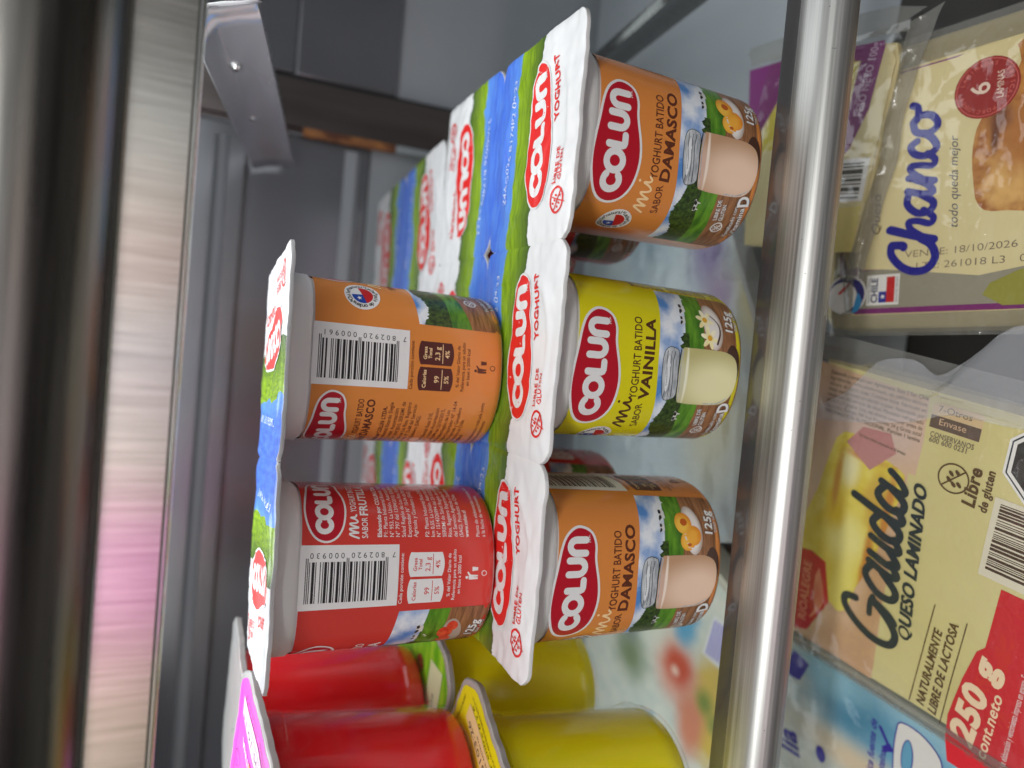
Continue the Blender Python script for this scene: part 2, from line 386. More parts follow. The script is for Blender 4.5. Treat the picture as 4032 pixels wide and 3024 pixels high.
def barcode(art, x0, x1, y0, y1, digits, layer, m=BLACK, vertical=True, text=True):
    """EAN-13 bars; the code is stood on end, digits read downwards at the right"""
    Lc = '0001101 0011001 0010011 0111101 0100011 0110001 0101111 0111011 0110111 0001011'.split()
    Rc = [''.join('10'[int(b)] for b in c) for c in Lc]; Gc = [c[::-1] for c in Rc]
    par = 'LLLLLL LLGLGG LLGGLG LLGGGL LGLLGG LGGLLG LGGGLL LGLGLG LGLGGL LGGLGL'.split()[int(digits[0])]
    bits = '101'+''.join((Lc if p == 'L' else Gc)[int(d)] for p, d in zip(par, digits[1:7]))+'01010'+''.join(Rc[int(d)] for d in digits[7:])+'101'
    n = len(bits); h = (y1-y0)/n; xr = x1-(x1-x0)*.24 if text else x1; i = 0
    while i < n:
        if bits[i] == '1':
            j = i
            while j < n and bits[j] == '1': j += 1
            long_ = i < 3 or i > n-4 or 45 <= i < 50
            art.add(poly([(x0, y0+i*h), (xr+(1.0 if long_ and text else 0), y0+i*h), (xr+(1.0 if long_ and text else 0), y0+j*h), (x0, y0+j*h)]), m, layer)
            i = j
        else: i += 1
    if text:
        for k, d in enumerate(digits):
            yy = y0-h*7 if k == 0 else (y0+h*(3+7*(k-1)+3.5) if k < 7 else y0+h*(50+7*(k-7)+3.5))
            art.add(place(text_shape(d, 1, .0), xr+2.35, yy, math.pi/2, h*8.8, ), m, layer)
# ------------------------------------------------------------------ the cup surface
HC = 65.4; PER = 158.
def cup_xy(s, h, off=0.):
    """point on the cup wall: s = way round from the front centre, h = height above the foot"""
    k = min(1, max(0, h/66)); n = 2.25+.95*k; a = 24.0+.25*k
    if h < 3: a -= 1.7*(1-h/3.)**2
    tab = SECT.get(round(n, 2))
    if tab is None:
        N = 360; P = []
        for i in range(N+1):
            t = 2*math.pi*i/N-math.pi/2; c, q = math.cos(t), math.sin(t)
            P.append((math.copysign(abs(c)**(2/n), c), math.copysign(abs(q)**(2/n), q)))
        L = [0.]
        for i in range(N): L.append(L[-1]+math.hypot(P[i+1][0]-P[i][0], P[i+1][1]-P[i][1]))
        tab = SECT[round(n, 2)] = (P, L)
    P, L = tab; l = ((s/PER) % 1.)*L[-1]
    lo, hi = 0, len(L)-1
    while hi-lo > 1:
        mid = (lo+hi)//2
        if L[mid] <= l: lo = mid
        else: hi = mid
    f = (l-L[lo])/(L[hi]-L[lo] or 1); x = P[lo][0]+(P[hi][0]-P[lo][0])*f; y = P[lo][1]+(P[hi][1]-P[lo][1])*f
    tx, ty = P[hi][0]-P[lo][0], P[hi][1]-P[lo][1]; q = math.hypot(tx, ty) or 1
    return (x*a+ty/q*off, y*a-tx/q*off)
SECT = {}
def cup_fn(s, h, off):
    x, y = cup_xy(s, h-FOOT, off); return (x, y, h-FOOT)
FOOT = -1.3     # artwork heights count from 1.3 mm above the foot
SS = [PER*i/96 for i in range(96)]
def cup_body(parent):
    mb = MB(); rows = []
    prof = [(0, -3.2), (0, -.8), (.8, 0), (3, 0), (8, 0), (20, 0), (40, 0), (58.0, 0), (58.7, .15), (59.6, .55), (62.4, .6), (64.4, .5), (65.0, 1.2)]
    for h, o in prof:
        rows.append([(*cup_xy(s, h, o-(0.35 if h > 3 and h < 59 else 0)), h) for s in SS])
    mb.grid(rows, PLASTIC, closed=True)
    c = len(mb.v); mb.v.append((0, 0, 0.4)); k = mb.mi(PLASTIC)
    for j in range(96): mb.f.append([c, (j+1) % 96, j]); mb.m.append(k)
    return mb.build('cup', parent)
def label_base(mb, m, lo=1.0, hi=58.2):
    rows = [[(*cup_xy(s, h, .12), h) for s in SS] for h in [lo, 1.6, 2.4, 3, 5, 8, 14, 20, 30, 40, 50, hi]]
    mb.grid(rows, m, closed=True)
INK = {'damasco': BROWN, 'vainilla': mat('vanilla_ink', hexc(84, 50, 24), .4), 'frutilla': WHITE}
BASEM = {'damasco': ORANGE, 'vainilla': YELLOW, 'frutilla': STRAW}
def arc_y(s): return 30.2-.0045*(s-4)**2 if s > -12 else 30.2-.0045*256-(abs(s+12))*.12
def cow(art, x, y, k, layer, a=0, flip=1):
    body = [(-1.6, .2), (-1.7, 1.1), (-1.2, 1.35), (1.0, 1.3), (1.6, 1.7), (2.3, 1.5), (2.2, 1.0), (1.7, .8), (1.5, .1), (1.3, -.9), (1.0, -.9), (.9, .05), (-.7, .05), (-.9, -.9), (-1.2, -.9), (-1.25, .1)]
    art.add(place(poly([(u*flip, v) for u, v in body]), x, y, a, k), mat('cow_white', (.7, .7, .68), .4), layer)
    art.add(place(poly([(u*flip, v) for u, v in [(-1.5, .5), (-1.3, 1.3), (-.2, 1.3), (-.1, .5), (-.8, .2)]]), x, y, a, k), BLACK, layer+1)
    art.add(place(poly([(u*flip, v) for u, v in [(.3, .5), (.5, 1.25), (1.5, 1.6), (2.2, 1.45), (1.6, .8), (1.1, .3)]]), x, y, a, k), BLACK, layer+1)
def front_art(art, fl, c=0., full=True):
    """main face of the cup, centred at c"""
    ink = INK[fl]; X = lambda pts: [(x+c, y) for x, y in pts]
    A = lambda sh, m, l, **k: art.add(place(sh, c, 0), m, l, **k)
    # landscape
    ss = [-34+i*2 for i in range(30)]; ss = [s for s in ss if s <= 24]
    top = [(s, arc_y(s)) for s in ss]
    bot = [(s, -.2) for s in ss][::-1]
    A(poly(top+bot), SKY, 0)
    hz = [(-34, 23), (-28, 22), (-20, 23), (-14, 25), (-10, 25.5), (0, 23), (5, 21.4), (12, 21), (18, 20.4), (24, 19.2)]
    A(poly(hz+[(24, -.2), (-34, -.2)]), HILL, 1)
    random.seed(3)
    bt = []
    for i in range(60):
        s = -34+24.5*i/59; bt.append((s, 24.2+1.6*math.sin(s*.35+2)+(s+34)*.10+random.uniform(-.45, .45)))
    A(poly(bt+[(-9.6, 19.8), (-16, 19.6), (-24, 17.2), (-34, 16)]), BUSH, 2)
    bt = [(4.6+i*.35, 22.4+.5*math.sin(i*.9)+random.uniform(-.25, .25)) for i in range(14)]
    A(poly([(4.4, 19.6)]+bt+[(9.4, 19.8)]), BUSH, 2)
    wt = [(-34, 9.5), (-26, 11.6), (-18, 13.3), (-8, 14.2), (4, 14.4), (14, 14.0), (24, 12.6)]
    A(poly(wt+[(24, -.2), (-34, -.2)]), WOOD, 3)
    for dy in (2.2, 4.6, 7.4, 10.2):
        A(stroke([(s, y-dy) for s, y in wt], .14, cap=False), WOODLINE, 4)
    cow(art, c+17.3, 20.9, .95, 3, flip=-1); cow(art, c+13.3, 21.5, .75, 3, flip=-1); cow(art, c-16.3, 19.6, .9, 3)
    # plate and fruit
    A(poly(ell(12.6, 10.6, 7.6, 3.5, 30, rot=.10)), PLATE, 5)
    if fl == 'damasco':
        for x, y, r in ((9.2, 12.6, 2.9), (14.6, 13.8, 3.3), (10.8, 10.4, 3.0)): A(poly(ell(x, y, r, r*.95, 20)), APRI, 6 if x > 9.5 else 5)
        A(poly(ell(14.9, 13.6, 1.15, 1.3, 14)), APRIHOLE, 7); A(poly(ell(8.1, 12.1, .5, .8, 10)), APRIHOLE, 7)
    elif fl == 'vainilla':
        for fx, fy in ((14.2, 13.4), (8.6, 12.2)):
            for k in range(6):
                t = k*math.pi/3+.3; A(poly(ell(fx+1.9*math.cos(t), fy+1.7*math.sin(t), 1.7, .75, 12, rot=t)), PETAL, 6+(k % 2))
            A(poly(ell(fx, fy, .9, .9, 10)), POLLEN, 8)
        A(stroke(smooth_loop([(7, 9.4), (10.5, 8.2), (13.5, 8.6), (16, 11)], 5, False), .7, w1=.3), SHADOWINK, 8)
    else:
        for x, y, r in ((9.6, 11.8, 2.7), (14.2, 12.6, 3.0), (17.2, 10.8, 2.2)): A(poly(ell(x, y, r, r*.8, 16, rot=.4)), BERRY, 6)
        A(poly(ell(11.5, 14.2, 1.6, .6, 10, rot=.5)), LEAFG, 7)
    # jar
    jb = smooth_loop([(-10.4, 22.0), (-11.5, 20), (-11.8, 15), (-11.7, 8), (-10.8, 4.6), (-8.4, 2.5), (-4, 1.5), (0, 1.6), (3.2, 2.9), (4.7, 6), (5.0, 10), (5.0, 19.5), (4.2, 22.0), (-3, 22.8)], 3)
    A(poly(ell(.5, 3.6, 6.8, 2.8, 20)), SHADOWINK, 5)
    A(poly(jb), JAR[fl], 7)
    A(stroke(smooth_loop([(-10.6, 21.6), (-5, 22.2), (0, 22.3), (4.2, 21.6)], 4, False), .3, cap=False), JARGLASS, 8)
    A(stroke(smooth_loop([(-11.4, 12), (-11.2, 7), (-9.4, 3.8)], 4, False), .35), JARGLASS, 8)
    lid = smooth_loop([(-10.6, 25.0), (-10.2, 27.0), (-6, 28.2), (-1, 28.6), (3, 28.2), (4.6, 26.6), (4.4, 24.6), (3.2, 23.3), (-3, 23.0), (-9, 22.8)], 3)
    A(poly(offset_loop(lid, .18)), JARLINE, 8); A(poly(lid), JARGLASS, 9)
    A(stroke(smooth_loop([(-10.9, 22.6), (-5, 22.9), (0, 23.1), (4.4, 22.5)], 4, False), .34, cap=False), JARLINE, 10)
    A(poly(ell(-3, 26.6, 5.4, .7, 16)), mat('print_jar_glint', hexc(226, 230, 232), .3), 10)
    for k, yy in enumerate((24.4, 25.6, 27.0)):
        A(stroke(smooth_loop([(-9.8, yy), (-5, yy+.35-.3*k), (0, yy+.7-.2*k), (3.6, yy+.2)], 4, False), .16+.06*(k == 0), cap=False), JARLINE, 10)
    # words
    sea = lambda t, p0, p1, h, b=.01, sh=0, m=ink, l=1: A(text_between(t, p0, p1, h, b, sh), m, l)
    sea('YOGHURT BATIDO', (-11, 36.1), (12.3, 36.4), 2.5, .012)
    sea('SABOR', (-20.4, 31.9), (-12.2, 33.4), 2.3, .008)
    word = {'damasco': 'DAMASCO', 'vainilla': 'VAINILLA', 'frutilla': 'FRUTILLA'}[fl]
    sea(word, (-11.2, 32.1), (12.3 if fl != 'damasco' else 14, 31.7), 3.2, .035)
    mi_m = {'damasco': CREAMINK, 'vainilla': ink, 'frutilla': WHITE}[fl]
    A(stroke(smooth_loop([(-21, 37.0), (-20, 39.2), (-19.2, 40.5), (-18.9, 38.5), (-18.8, 36.8), (-18.0, 39.0), (-17.2, 40.3), (-16.9, 38.4), (-16.7, 36.9), (-15.9, 39.0), (-15.1, 40.2), (-14.8, 38.3), (-14.2, 37.0), (-13.2, 37.8), (-12.3, 39.9), (-12.1, 38.2), (-11.5, 37.4), (-10.6, 38.3)], 4, False), .62), mi_m, 1, ramp=.02)
    A(poly(ell(-12.0, 41.4, .42, .42, 8)), mi_m, 1)
    logo(art, c-3.2, 50.5)
    seal(art, c-26.3, 43.2, 5.3, 1)
    for t, p0, p1, h, b in (('LIBRE DE', (-19.6, 10.3), (-13.2, 11.6), 1.35, .02), ('GLUTEN', (-19.6, 8.2), (-14.4, 9.3), 1.35, .02),
                            ('Fortificado con', (-25.4, 2.6), (-14.4, 5.0), 1.3, .01), ('Vitamina', (-24.6, .1), (-14.4, 2.4), 1.9, .02), ('D', (-13.8, 1.6), (-10.6, 2.2), 3.9, .04),
                            ('125g', (11.2, 3.2), (18.8, 2.4), 2.7, .03), ('CONT. NETO', (11.8, 1.5), (18.6, .7), .9, .01)):
        A(text_between(t, p0, p1, h, b+.05), SHADOWINK, 5 if t != 'D' else 11); A(text_between(t, p0, p1, h, b), WHITE, 6 if t != 'D' else 12)
    gluten(art, c-22.4, 8.4, 1.9, WHITE, 5, a=.2, w=.11)
TXT = ['Elaborado por COLUN LTDA.', 'P1: Planta Industrial Ricardo Siegle', 'N° 953, La Unión. Autorización', 'N° 797 del 13/04/2010, SEREMI de', 'Salud Región de Los Rios. Registro', 'Exportador N° 10-04 del Servicio', 'Agrícola y Ganadero (SAG).', '',
       'P2: Planta Industrial Ruta 210,', 'km 0,55. La Unión. Autorización', 'N° 1514326994 del 23/10/2015,', 'SEREMI de Salud Región de Los', 'Rios. Registro Exportador N° 14-04', 'del Servicio Agrícola y Ganadero', '(SAG). Producto de Chile.', 'www.colun.cl', '', 'Planta de elaboración indicada junto', 'a la fecha de vencimiento.']
def back_text(art, fl, s0, w_=21., reveal=1):
    ink = INK[fl]
    for i, t in enumerate(TXT):
        if not t: continue
        y = 34.6-i*1.78; V, F = text_shape(t, 1, .004 if i not in (0, 15) else .03, 0, 'LEFT'); 
        art.add(place((V, F), s0, y, .0, 1.52, 1.7), ink, 1)
def back_logo(art, fl, cx, cy, k):
    logo(art, cx, cy, 0, k)
def nutrition(art, fl, c):
    if fl == 'frutilla': pill, it, ot = WHITE, STRAW, WHITE
    else: pill, it, ot = DKBROWN, CREAMINK, BROWN
    art.add(text_between('Cada porción contiene:', (c-7.6, 28.0), (c+6.6, 28.0), 1.0, .008), ot, 1)
    for k, (a, b, d) in enumerate((('Calorías', '99', '5%'), ('Grasa', '2,3 g', '4%'))):
        x = c-4.3+k*7.6
        art.add(poly(smooth_loop([(x-3.4, 24.6), (x-3.2, 26), (x, 26.6), (x+3.2, 26), (x+3.4, 24.6), (x+3.4, 17.4), (x+3.1, 16.2), (x, 15.6), (x-3.1, 16.2), (x-3.4, 17.4)], 3)), pill, 1)
        art.add(place(text_shape(a, 1, .02), x, 24.0, 0, 1.55), it, 2)
        if k: art.add(place(text_shape('Total', 1, .02), x, 22.5, 0, 1.45), it, 2)
        art.add(place(text_shape(b, 1, .01), x, 20.0, 0, 2.1), it, 2); art.add(place(text_shape(d, 1, .01), x, 17.0, 0, 2.0), it, 2)
        art.add(poly([(x-2.9, 19.0), (x+2.9, 19.0), (x+2.9, 19.2), (x-2.9, 19.2)]), it, 2)
    for i, t in enumerate(('% del Valor Diario de', 'Referencia para un adulto', 'en base a 2000 kcal')):
        art.add(place(text_shape(t, 1, .008), c, 13.6-i*1.6, 0, 1.42), ot, 1)
    # figure dropping litter in a bin, and the recycling ring
    art.add(poly(ell(c-.9, 8.5, .45, .45, 10)), ot, 1)
    art.add(poly([(c-1.5, 7.9), (c-.3, 7.9), (c+.6, 8.4), (c+.8, 8.1), (c-.1, 7.3), (c-.3, 5.0), (c-.75, 5.0), (c-.85, 6.6), (c-1.0, 5.0), (c-1.5, 5.0), (c-1.6, 7.0)]), ot, 1)
    art.add(poly([(c+.9, 6.8), (c+2.2, 6.8), (c+2.0, 5.0), (c+1.1, 5.0)]), ot, 1)
    art.add(stroke(ell(c+.2, 3.0, .75, .75, 14), .22, closed=True), ot, 1)
def barcode_block(art, c, code):
    art.add(poly([(c-8.6, 29.4), (c+8.4, 29.4), (c+8.4, 57.2), (c-8.6, 57.2)]), WHITE, 1)
    barcode(art, c-6.8, c+7.4, 32.6, 55.6, EAN[code], 2)
def make_label(fl, kind, parent):
    mb = MB(); label_base(mb, BASEM[fl]); art = Art(); code = '961' if fl != 'frutilla' else '930'
    if kind == 'front':
        front_art(art, fl, 0)
        if fl == 'vainilla': back_text(art, fl, 24.6)
        else: barcode_block(art, 34.5, code); nutrition(art, fl, 34.5)
    elif kind == 'back_right':     # strawberry cup seen from behind: next to the bar code comes the maker's text
        front_art(art, fl, -34.5); barcode_block(art, 0, code); nutrition(art, fl, -.6)
        back_logo(art, fl, 21.2, 50.6, .74)
        front_small_words(art, fl, 10.2); back_text(art, fl, 10.4)
    elif kind == 'back_left':      # apricot cup seen from behind: maker's text left of the bar code
        front_art(art, fl, 44.8); barcode_block(art, 0, code); nutrition(art, fl, -1.0)
        back_logo(art, fl, -22.5, 51.0, .74); front_small_words(art, fl, -32.5); back_text(art, fl, -34.0)
    art.lay(mb, cup_fn, step=.022, base=.16, cut=(1.5, 2.5))
    return mb.build('label', parent)
def front_small_words(art, fl, s0):
    ink = INK[fl]; m2 = CREAMINK if fl == 'damasco' else ink; word = {'damasco': 'DAMASCO', 'frutilla': 'FRUTILLA', 'vainilla': 'VAINILLA'}[fl]
    pts = [(0, 0), (.7, 1.9), (1.3, 2.6), (1.5, 1), (1.6, 0), (2.2, 1.9), (2.8, 2.6), (3.0, 1), (3.2, 0), (3.8, 1.8), (4.4, 2.5), (4.6, .8), (5.1, .2), (5.8, .9), (6.3, 2.2), (6.5, .9), (7.2, .5)]
    art.add(stroke(smooth_loop([(s0+x*.9, 41.2+y) for x, y in pts], 4, False), .5), m2, 1, ramp=.02)
    art.add(text_between('YOGHURT BATIDO', (s0+7.4, 41.6), (s0+20.4, 41.6), 1.7, .012), ink, 1)
    art.add(text_between('SABOR', (s0, 38.6), (s0+5.8, 38.6), 1.7, .008), ink, 1)
    art.add(text_between(word, (s0+6.4, 38.4), (s0+20.4, 38.4), 2.3, .03), ink, 1)

# ------------------------------------------------------------------ lid
CW, CD = 62., 57.
LIDM = None
def lid_material():
    m = mat('printed_foil_lid', (.82, .83, .83), .24); nt = m.node_tree; b = nt.nodes['Principled BSDF']
    uvn = nd(nt, 'ShaderNodeUVMap'); sp = nd(nt, 'ShaderNodeSeparateXYZ'); nt.links.new(uvn.outputs[0], sp.inputs[0])
    def noise1(scale, amp, sx=1, sy=1, det=3):
        mp = nd(nt, 'ShaderNodeMapping'); mp.inputs['Scale'].default_value = (sx, sy, 1); nz = nd(nt, 'ShaderNodeTexNoise')
        nz.inputs['Scale'].default_value = scale; nz.inputs['Detail'].default_value = det
        nt.links.new(uvn.outputs[0], mp.inputs[0]); nt.links.new(mp.outputs[0], nz.inputs[0])
        a = nd(nt, 'ShaderNodeMath', operation='MULTIPLY_ADD'); a.inputs[1].default_value = amp; a.inputs[2].default_value = -amp/2
        nt.links.new(nz.outputs[0], a.inputs[0]); return a.outputs[0], nz.outputs[0]
    def mth(op, a, b_):
        n = nd(nt, 'ShaderNodeMath', operation=op)
        for i, q in enumerate((a, b_)):
            if isinstance(q, (int, float)): n.inputs[i].default_value = q
            else: nt.links.new(q, n.inputs[i])
        return n.outputs[0]
    def mixc(f, c1, c2):
        n = nd(nt, 'ShaderNodeMix', data_type='RGBA'); nt.links.new(f, n.inputs[0])
        for i, q in ((6, c1), (7, c2)):
            if isinstance(q, tuple): n.inputs[i].default_value = (*q, 1)
            else: nt.links.new(q, n.inputs[i])
        return n.outputs[2]
    u, v = sp.outputs[0], sp.outputs[1]
    # the river bank bends: add a slow bow along x
    bow, _ = noise1(.045, 9, 1, .05, 1)
    rough1, _ = noise1(.7, 1.6); rough2, _ = noise1(1.5, 1.2)
    vb = mth('ADD', v, bow)
    gw = mth('GREATER_THAN', mth('ADD', vb, rough1), 26.0)
    gb = mth('GREATER_THAN', mth('ADD', vb, rough2), 42.0)
    _, streak = noise1(.35, 1, .35, 2.2, 6)
    g1 = mixc(streak, hexc(56, 92, 26), hexc(176, 214, 40))
    cr = nd(nt, 'ShaderNodeMapRange'); cr.inputs[1].default_value = 26; cr.inputs[2].default_value = 38; nt.links.new(vb, cr.inputs[0])
    g2 = mixc(cr.outputs[0], hexc(74, 100, 44), g1)
    _, wav = noise1(.22, 1, .4, 2.5, 6)
    bl = mixc(wav, hexc(36, 62, 200), hexc(104, 158, 236))
    _, wav2 = noise1(.3, 1, .5, 2.5, 5)
    crr = nd(nt, 'ShaderNodeMapRange'); crr.inputs[1].default_value = 50; crr.inputs[2].default_value = 42; nt.links.new(vb, crr.inputs[0])
    bl = mixc(mth('MULTIPLY', crr.outputs[0], .55), bl, hexc(112, 172, 240))
    c = mixc(gw, (.84, .85, .85), g2); c = mixc(gb, c, bl)
    nt.links.new(c, b.inputs['Base Color'])
    return m
LIDM = lid_material()
EDGE = mat('lid_flange', (.62, .62, .61), .4)
def lidz(x, y, seed=0., amp=1.):
    cx = (x % CW)-CW/2; cy = (y % CD)-CD/2; r = (abs(cx)**2.6+abs(cy)**2.6)**(1/2.6)
    ring = .42*math.exp(-((r-22.5)/1.3)**2)-.38*max(0, 1-(r/21.5)**2)
    n1 = noise.noise(Vector((x*.07+seed, y*.07, seed)))*.6; n2 = noise.noise(Vector((x*.28, y*.28+seed, seed*2+3)))*.22
    n3 = abs(noise.noise(Vector((x*.16+9, y*.34+seed, 5+seed))))*-.42-abs(noise.noise(Vector((x*.42+seed, y*.23+4, 8+seed))))*.13*(1 if r > 20 else .35)
    n3 += .18*math.cos((r-22)*2.1)*math.exp(-((r-25)/3.2)**2)*(.5+noise.noise(Vector((x*.1, y*.1, seed+20))))
    fold = -.35*math.exp(-((abs(cx)-CW/2)/.5)**2)
    edge = -.5*max(0, (abs(cy)-CD/2+3)/3)**2
    return (ring+n1+n2+n3)*amp+fold+edge*.3
def cell_pt(u, v, r=6.0):
    a, b = abs(u)*CW/2, abs(v)*CD/2; ca, cb = CW/2-r, CD/2-r
    if a > ca and b > cb:
        p, q = a-ca, b-cb; m_ = max(p, q); L = math.hypot(p, q)
        if L > 0: a, b = ca+p/L*m_, cb+q/L*m_
    return (math.copysign(a, u), math.copysign(b, v))
def lid_cell_art(art, seed, extra=True, alt=False):
    """print of one cell: x from -CW to 0, y from the free edge 0 to the river CD"""
    logo(art, -30.4, 24.4, .10, 1.33, 1.10, red=REDLID, layer=1, rim=.55)
    art.add(text_between('YOGHURT', (-27.8, 12.4), (-8.5, 15.2), 2.7, .03), REDLID, 1)
    art.add(text_between('LIBRE DE', (-46.4, 9.2), (-35.8, 9.9), 1.9, .02), REDLID, 1)
    art.add(text_between('GLUTEN', (-45.6, 6.2), (-37.0, 6.9), 1.9, .02), REDLID, 1)
    gluten(art, -51.2, 7.8, 3.6, REDLID, 1, a=.25)
    if extra: art.add(text_between('24AG026 B174P2 04:23', (-47.2, 46.0), (-8, 44.2), 2.2, -.012), mat('inkjet_white', (.75, .8, .9), .5), 1)
def build_lid(parent, cols, rows, seed, H, sideways=False, torn=False, amp=1.):
    """printed foil over the thin plastic flange; cells keep rounded corners so edges are notched"""
    mb = MB(); N = 46
    def fn(x, y, off=0.): return (x, y, H+lidz(x, y, seed, amp)+off)
    rim = MB()
    for c in range(cols):
        for r_ in range(rows):
            ox, oy = -CW*c-CW/2, CD*r_+CD/2; rowsv = []; uvs = []
            for j in range(N+1):
                rw = []
                for i in range(N+1):
                    px, py = cell_pt(-1+2*i/N, -1+2*j/N)
                    if torn and ((c == 0 and i == N) or (c == cols-1 and i == 0)):   # zigzag where the sheet was snapped off
                        px -= math.copysign(.55*(j % 2), px)
                    rw.append(fn(ox+px, oy+py))
                    if sideways:
                        cx, cy = (py, -px) if c == 0 else (-py, px)
                        uvs.append((cx-31+100*c, (cy+CD/2)))
                        if cy+CD/2 < 0: uvs[-1] = (cx-31+100*c, 0)
                    else:
                        q = 1 if r_ % 2 == 0 else -1
                        uvs.append(((px*q-CW/2)-CW*c*1.3+seed*17, py*q+CD/2))
                rowsv.append(rw)
            mb.grid(rowsv, LIDM, uvs=uvs)
            # flange below the foil
            lo = [rowsv[0][i] for i in range(N+1)]+[rowsv[j][N] for j in range(1, N+1)]+[rowsv[N][i] for i in range(N-1, -1, -1)]+[rowsv[j][0] for j in range(N-1, 0, -1)]
            ring = []
            for dz, k in ((0, 1.0), (-.12, 1.004), (-1.1, 1.004), (-1.15, .93), (-1.0, .80)):
                ring.append([(ox+(x-ox)*k, oy+(y-oy)*k, z+dz) for x, y, z in lo])
            rim.grid(ring[::-1], EDGE, closed=True)
    art = Art()
    for c in range(cols):
        for r_ in range(rows):
            a1 = Art(); lid_cell_art(a1, seed)
            for sh, m, l, rp in a1.items:
                V, F = sh
                if sideways:
                    V2 = []
                    for x, y in V:
                        cx, cy = x+CW/2, y-CD/2
                        px, py = (-cy, cx) if c == 0 else (cy, -cx)
                        V2.append((px*CW/CD-CW*c-CW/2, py*CD/CW+CD/2))
                elif r_ % 2 == 0: V2 = [(x-CW*c, y+CD*r_) for x, y in V]
                else: V2 = [(-CW-x-CW*c, CD-y+CD*r_) for x, y in V]
                art.add((V2, F), m, l, rp)
    art.lay(mb, fn, step=.03, base=.17, cut=(1.0, 1.0))
    o = mb.build('foil_lid', parent, angle=60)
    rim.build('flange', o, angle=50)
    return o
def yoghurt_pack(loc, rz, cols, flav, label, group, kinds=None, **kw):
    t = root('yoghurt_pack', loc, rz, label, 'yoghurt pack', group)
    build_lid(t, cols, len(flav), kw.get('seed', 0.), HC+.9, kw.get('sideways', False), kw.get('torn', False), kw.get('amp', 1.))
    for r_, row in enumerate(flav):
        for c, fl in enumerate(row):
            kind = kinds[r_][c] if kinds else 'front'
            key = (fl, kind); x, y = -CW*c-CW/2+(kw['dx'][c] if 'dx' in kw and r_ == 0 else 0), CD*r_+27.5+(r_ > 0)*1.5
            if 'cup' not in CUPS: CUPS['cup'] = cb = cup_body(t)
            else: cb = CUPS['cup'].copy(); COL.objects.link(cb)
            cb.parent = t; cb.location = Vector((x, y, 0))*MM
            cb.rotation_euler = (0, 0, math.pi if kind == 'turned' else 0)
            if kind == 'turned': key = (fl, 'front')
            if key not in CUPS: CUPS[key] = lb = make_label(*key, cb)
            else: lb = CUPS[key].copy(); COL.objects.link(lb); lb.parent = cb
    return t
CUPS = {}
ZG = -66.3      # top of the glass shelf
yoghurt_pack((0, 0, ZG), 0, 3, [['damasco', 'vainilla', 'damasco'], ['frutilla', 'frutilla', 'frutilla']],
             'lower yoghurt six-pack at the front with orange, yellow and orange cups on the glass', 'yoghurt packs', kinds=[['front']*3, ['front', 'turned', 'front']], seed=1.3, dx=(.9, 0, -.2))
yoghurt_pack((-9.5, 117.0, ZG), .085, 3, [['frutilla', 'frutilla', 'damasco'], ['vainilla', 'frutilla', 'damasco']],
             'rearmost yoghurt six-pack standing behind the front one on the glass', 'yoghurt packs', seed=4.1)
yoghurt_pack((-67.5, 34.2, .1), .127, 2, [['damasco', 'frutilla']],
             'torn-off yoghurt two-pack stacked on top, orange and red cups showing bar codes', 'yoghurt packs', kinds=[['back_left', 'back_right']], seed=7.7, sideways=True, torn=True, amp=.8)

# ------------------------------------------------------------------ steel, glass and the back of the case
STEEL = steel('brushed_steel', (.54, .54, .515), .44, stretch=(4, 420, 420), amp=.14, bump=.09)
STEEL.node_tree.nodes['Principled BSDF'].inputs['Metallic'].default_value = .9
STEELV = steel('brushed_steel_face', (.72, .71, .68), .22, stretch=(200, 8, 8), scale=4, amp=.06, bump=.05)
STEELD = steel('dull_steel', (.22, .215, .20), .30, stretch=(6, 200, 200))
POLISH = mat('polished_lip', (.22, .22, .22), .20, .75)
BRIGHT = mat('polished_edge', (.82, .82, .78), .12, 1.0)
WALLM = noisy('grey_back_panel', (.20, .205, .22), (.27, .275, .295), 9, .22, lo=.3, hi=.7, metal=.6)
WALLL = noisy('pale_grey', (.31, .335, .36), (.39, .41, .43), 9, .42, lo=.3, hi=.7)
DARKM = mat('dark_recess', (.012, .012, .013), .6)
POSTM = noisy('brown_steel_post', (.115, .098, .092), (.18, .155, .145), 60, .28, stretch=(1, 1, .1), metal=.8)
RUST = noisy('rusty_edge', hexc(96, 54, 30), hexc(190, 128, 70), 120, .6, stretch=(1, 1, .5))
PALE = mat('pale_sealant', hexc(150, 156, 160), .5)
GLASS = clear('shelf_glass', (.97, .98, .98), rough=.03, ior=1.28)
FLOORM = noisy('dark_deck', (.018, .016, .013), (.035, .03, .024), 20, .5)
def extrude_x(mb, prof, x0, x1, m, nx=2):
    rows = [[(x0+(x1-x0)*i/nx, y, z) for y, z in prof] for i in range(nx+1)]
    mb.grid(rows, m)
def arcyz(cy, cz, r, a0, a1, n=14): return [(cy+r*math.cos(math.radians(a0+(a1-a0)*i/n)), cz+r*math.sin(math.radians(a0+(a1-a0)*i/n))) for i in range(n+1)]
XL, XR = -520., 190.
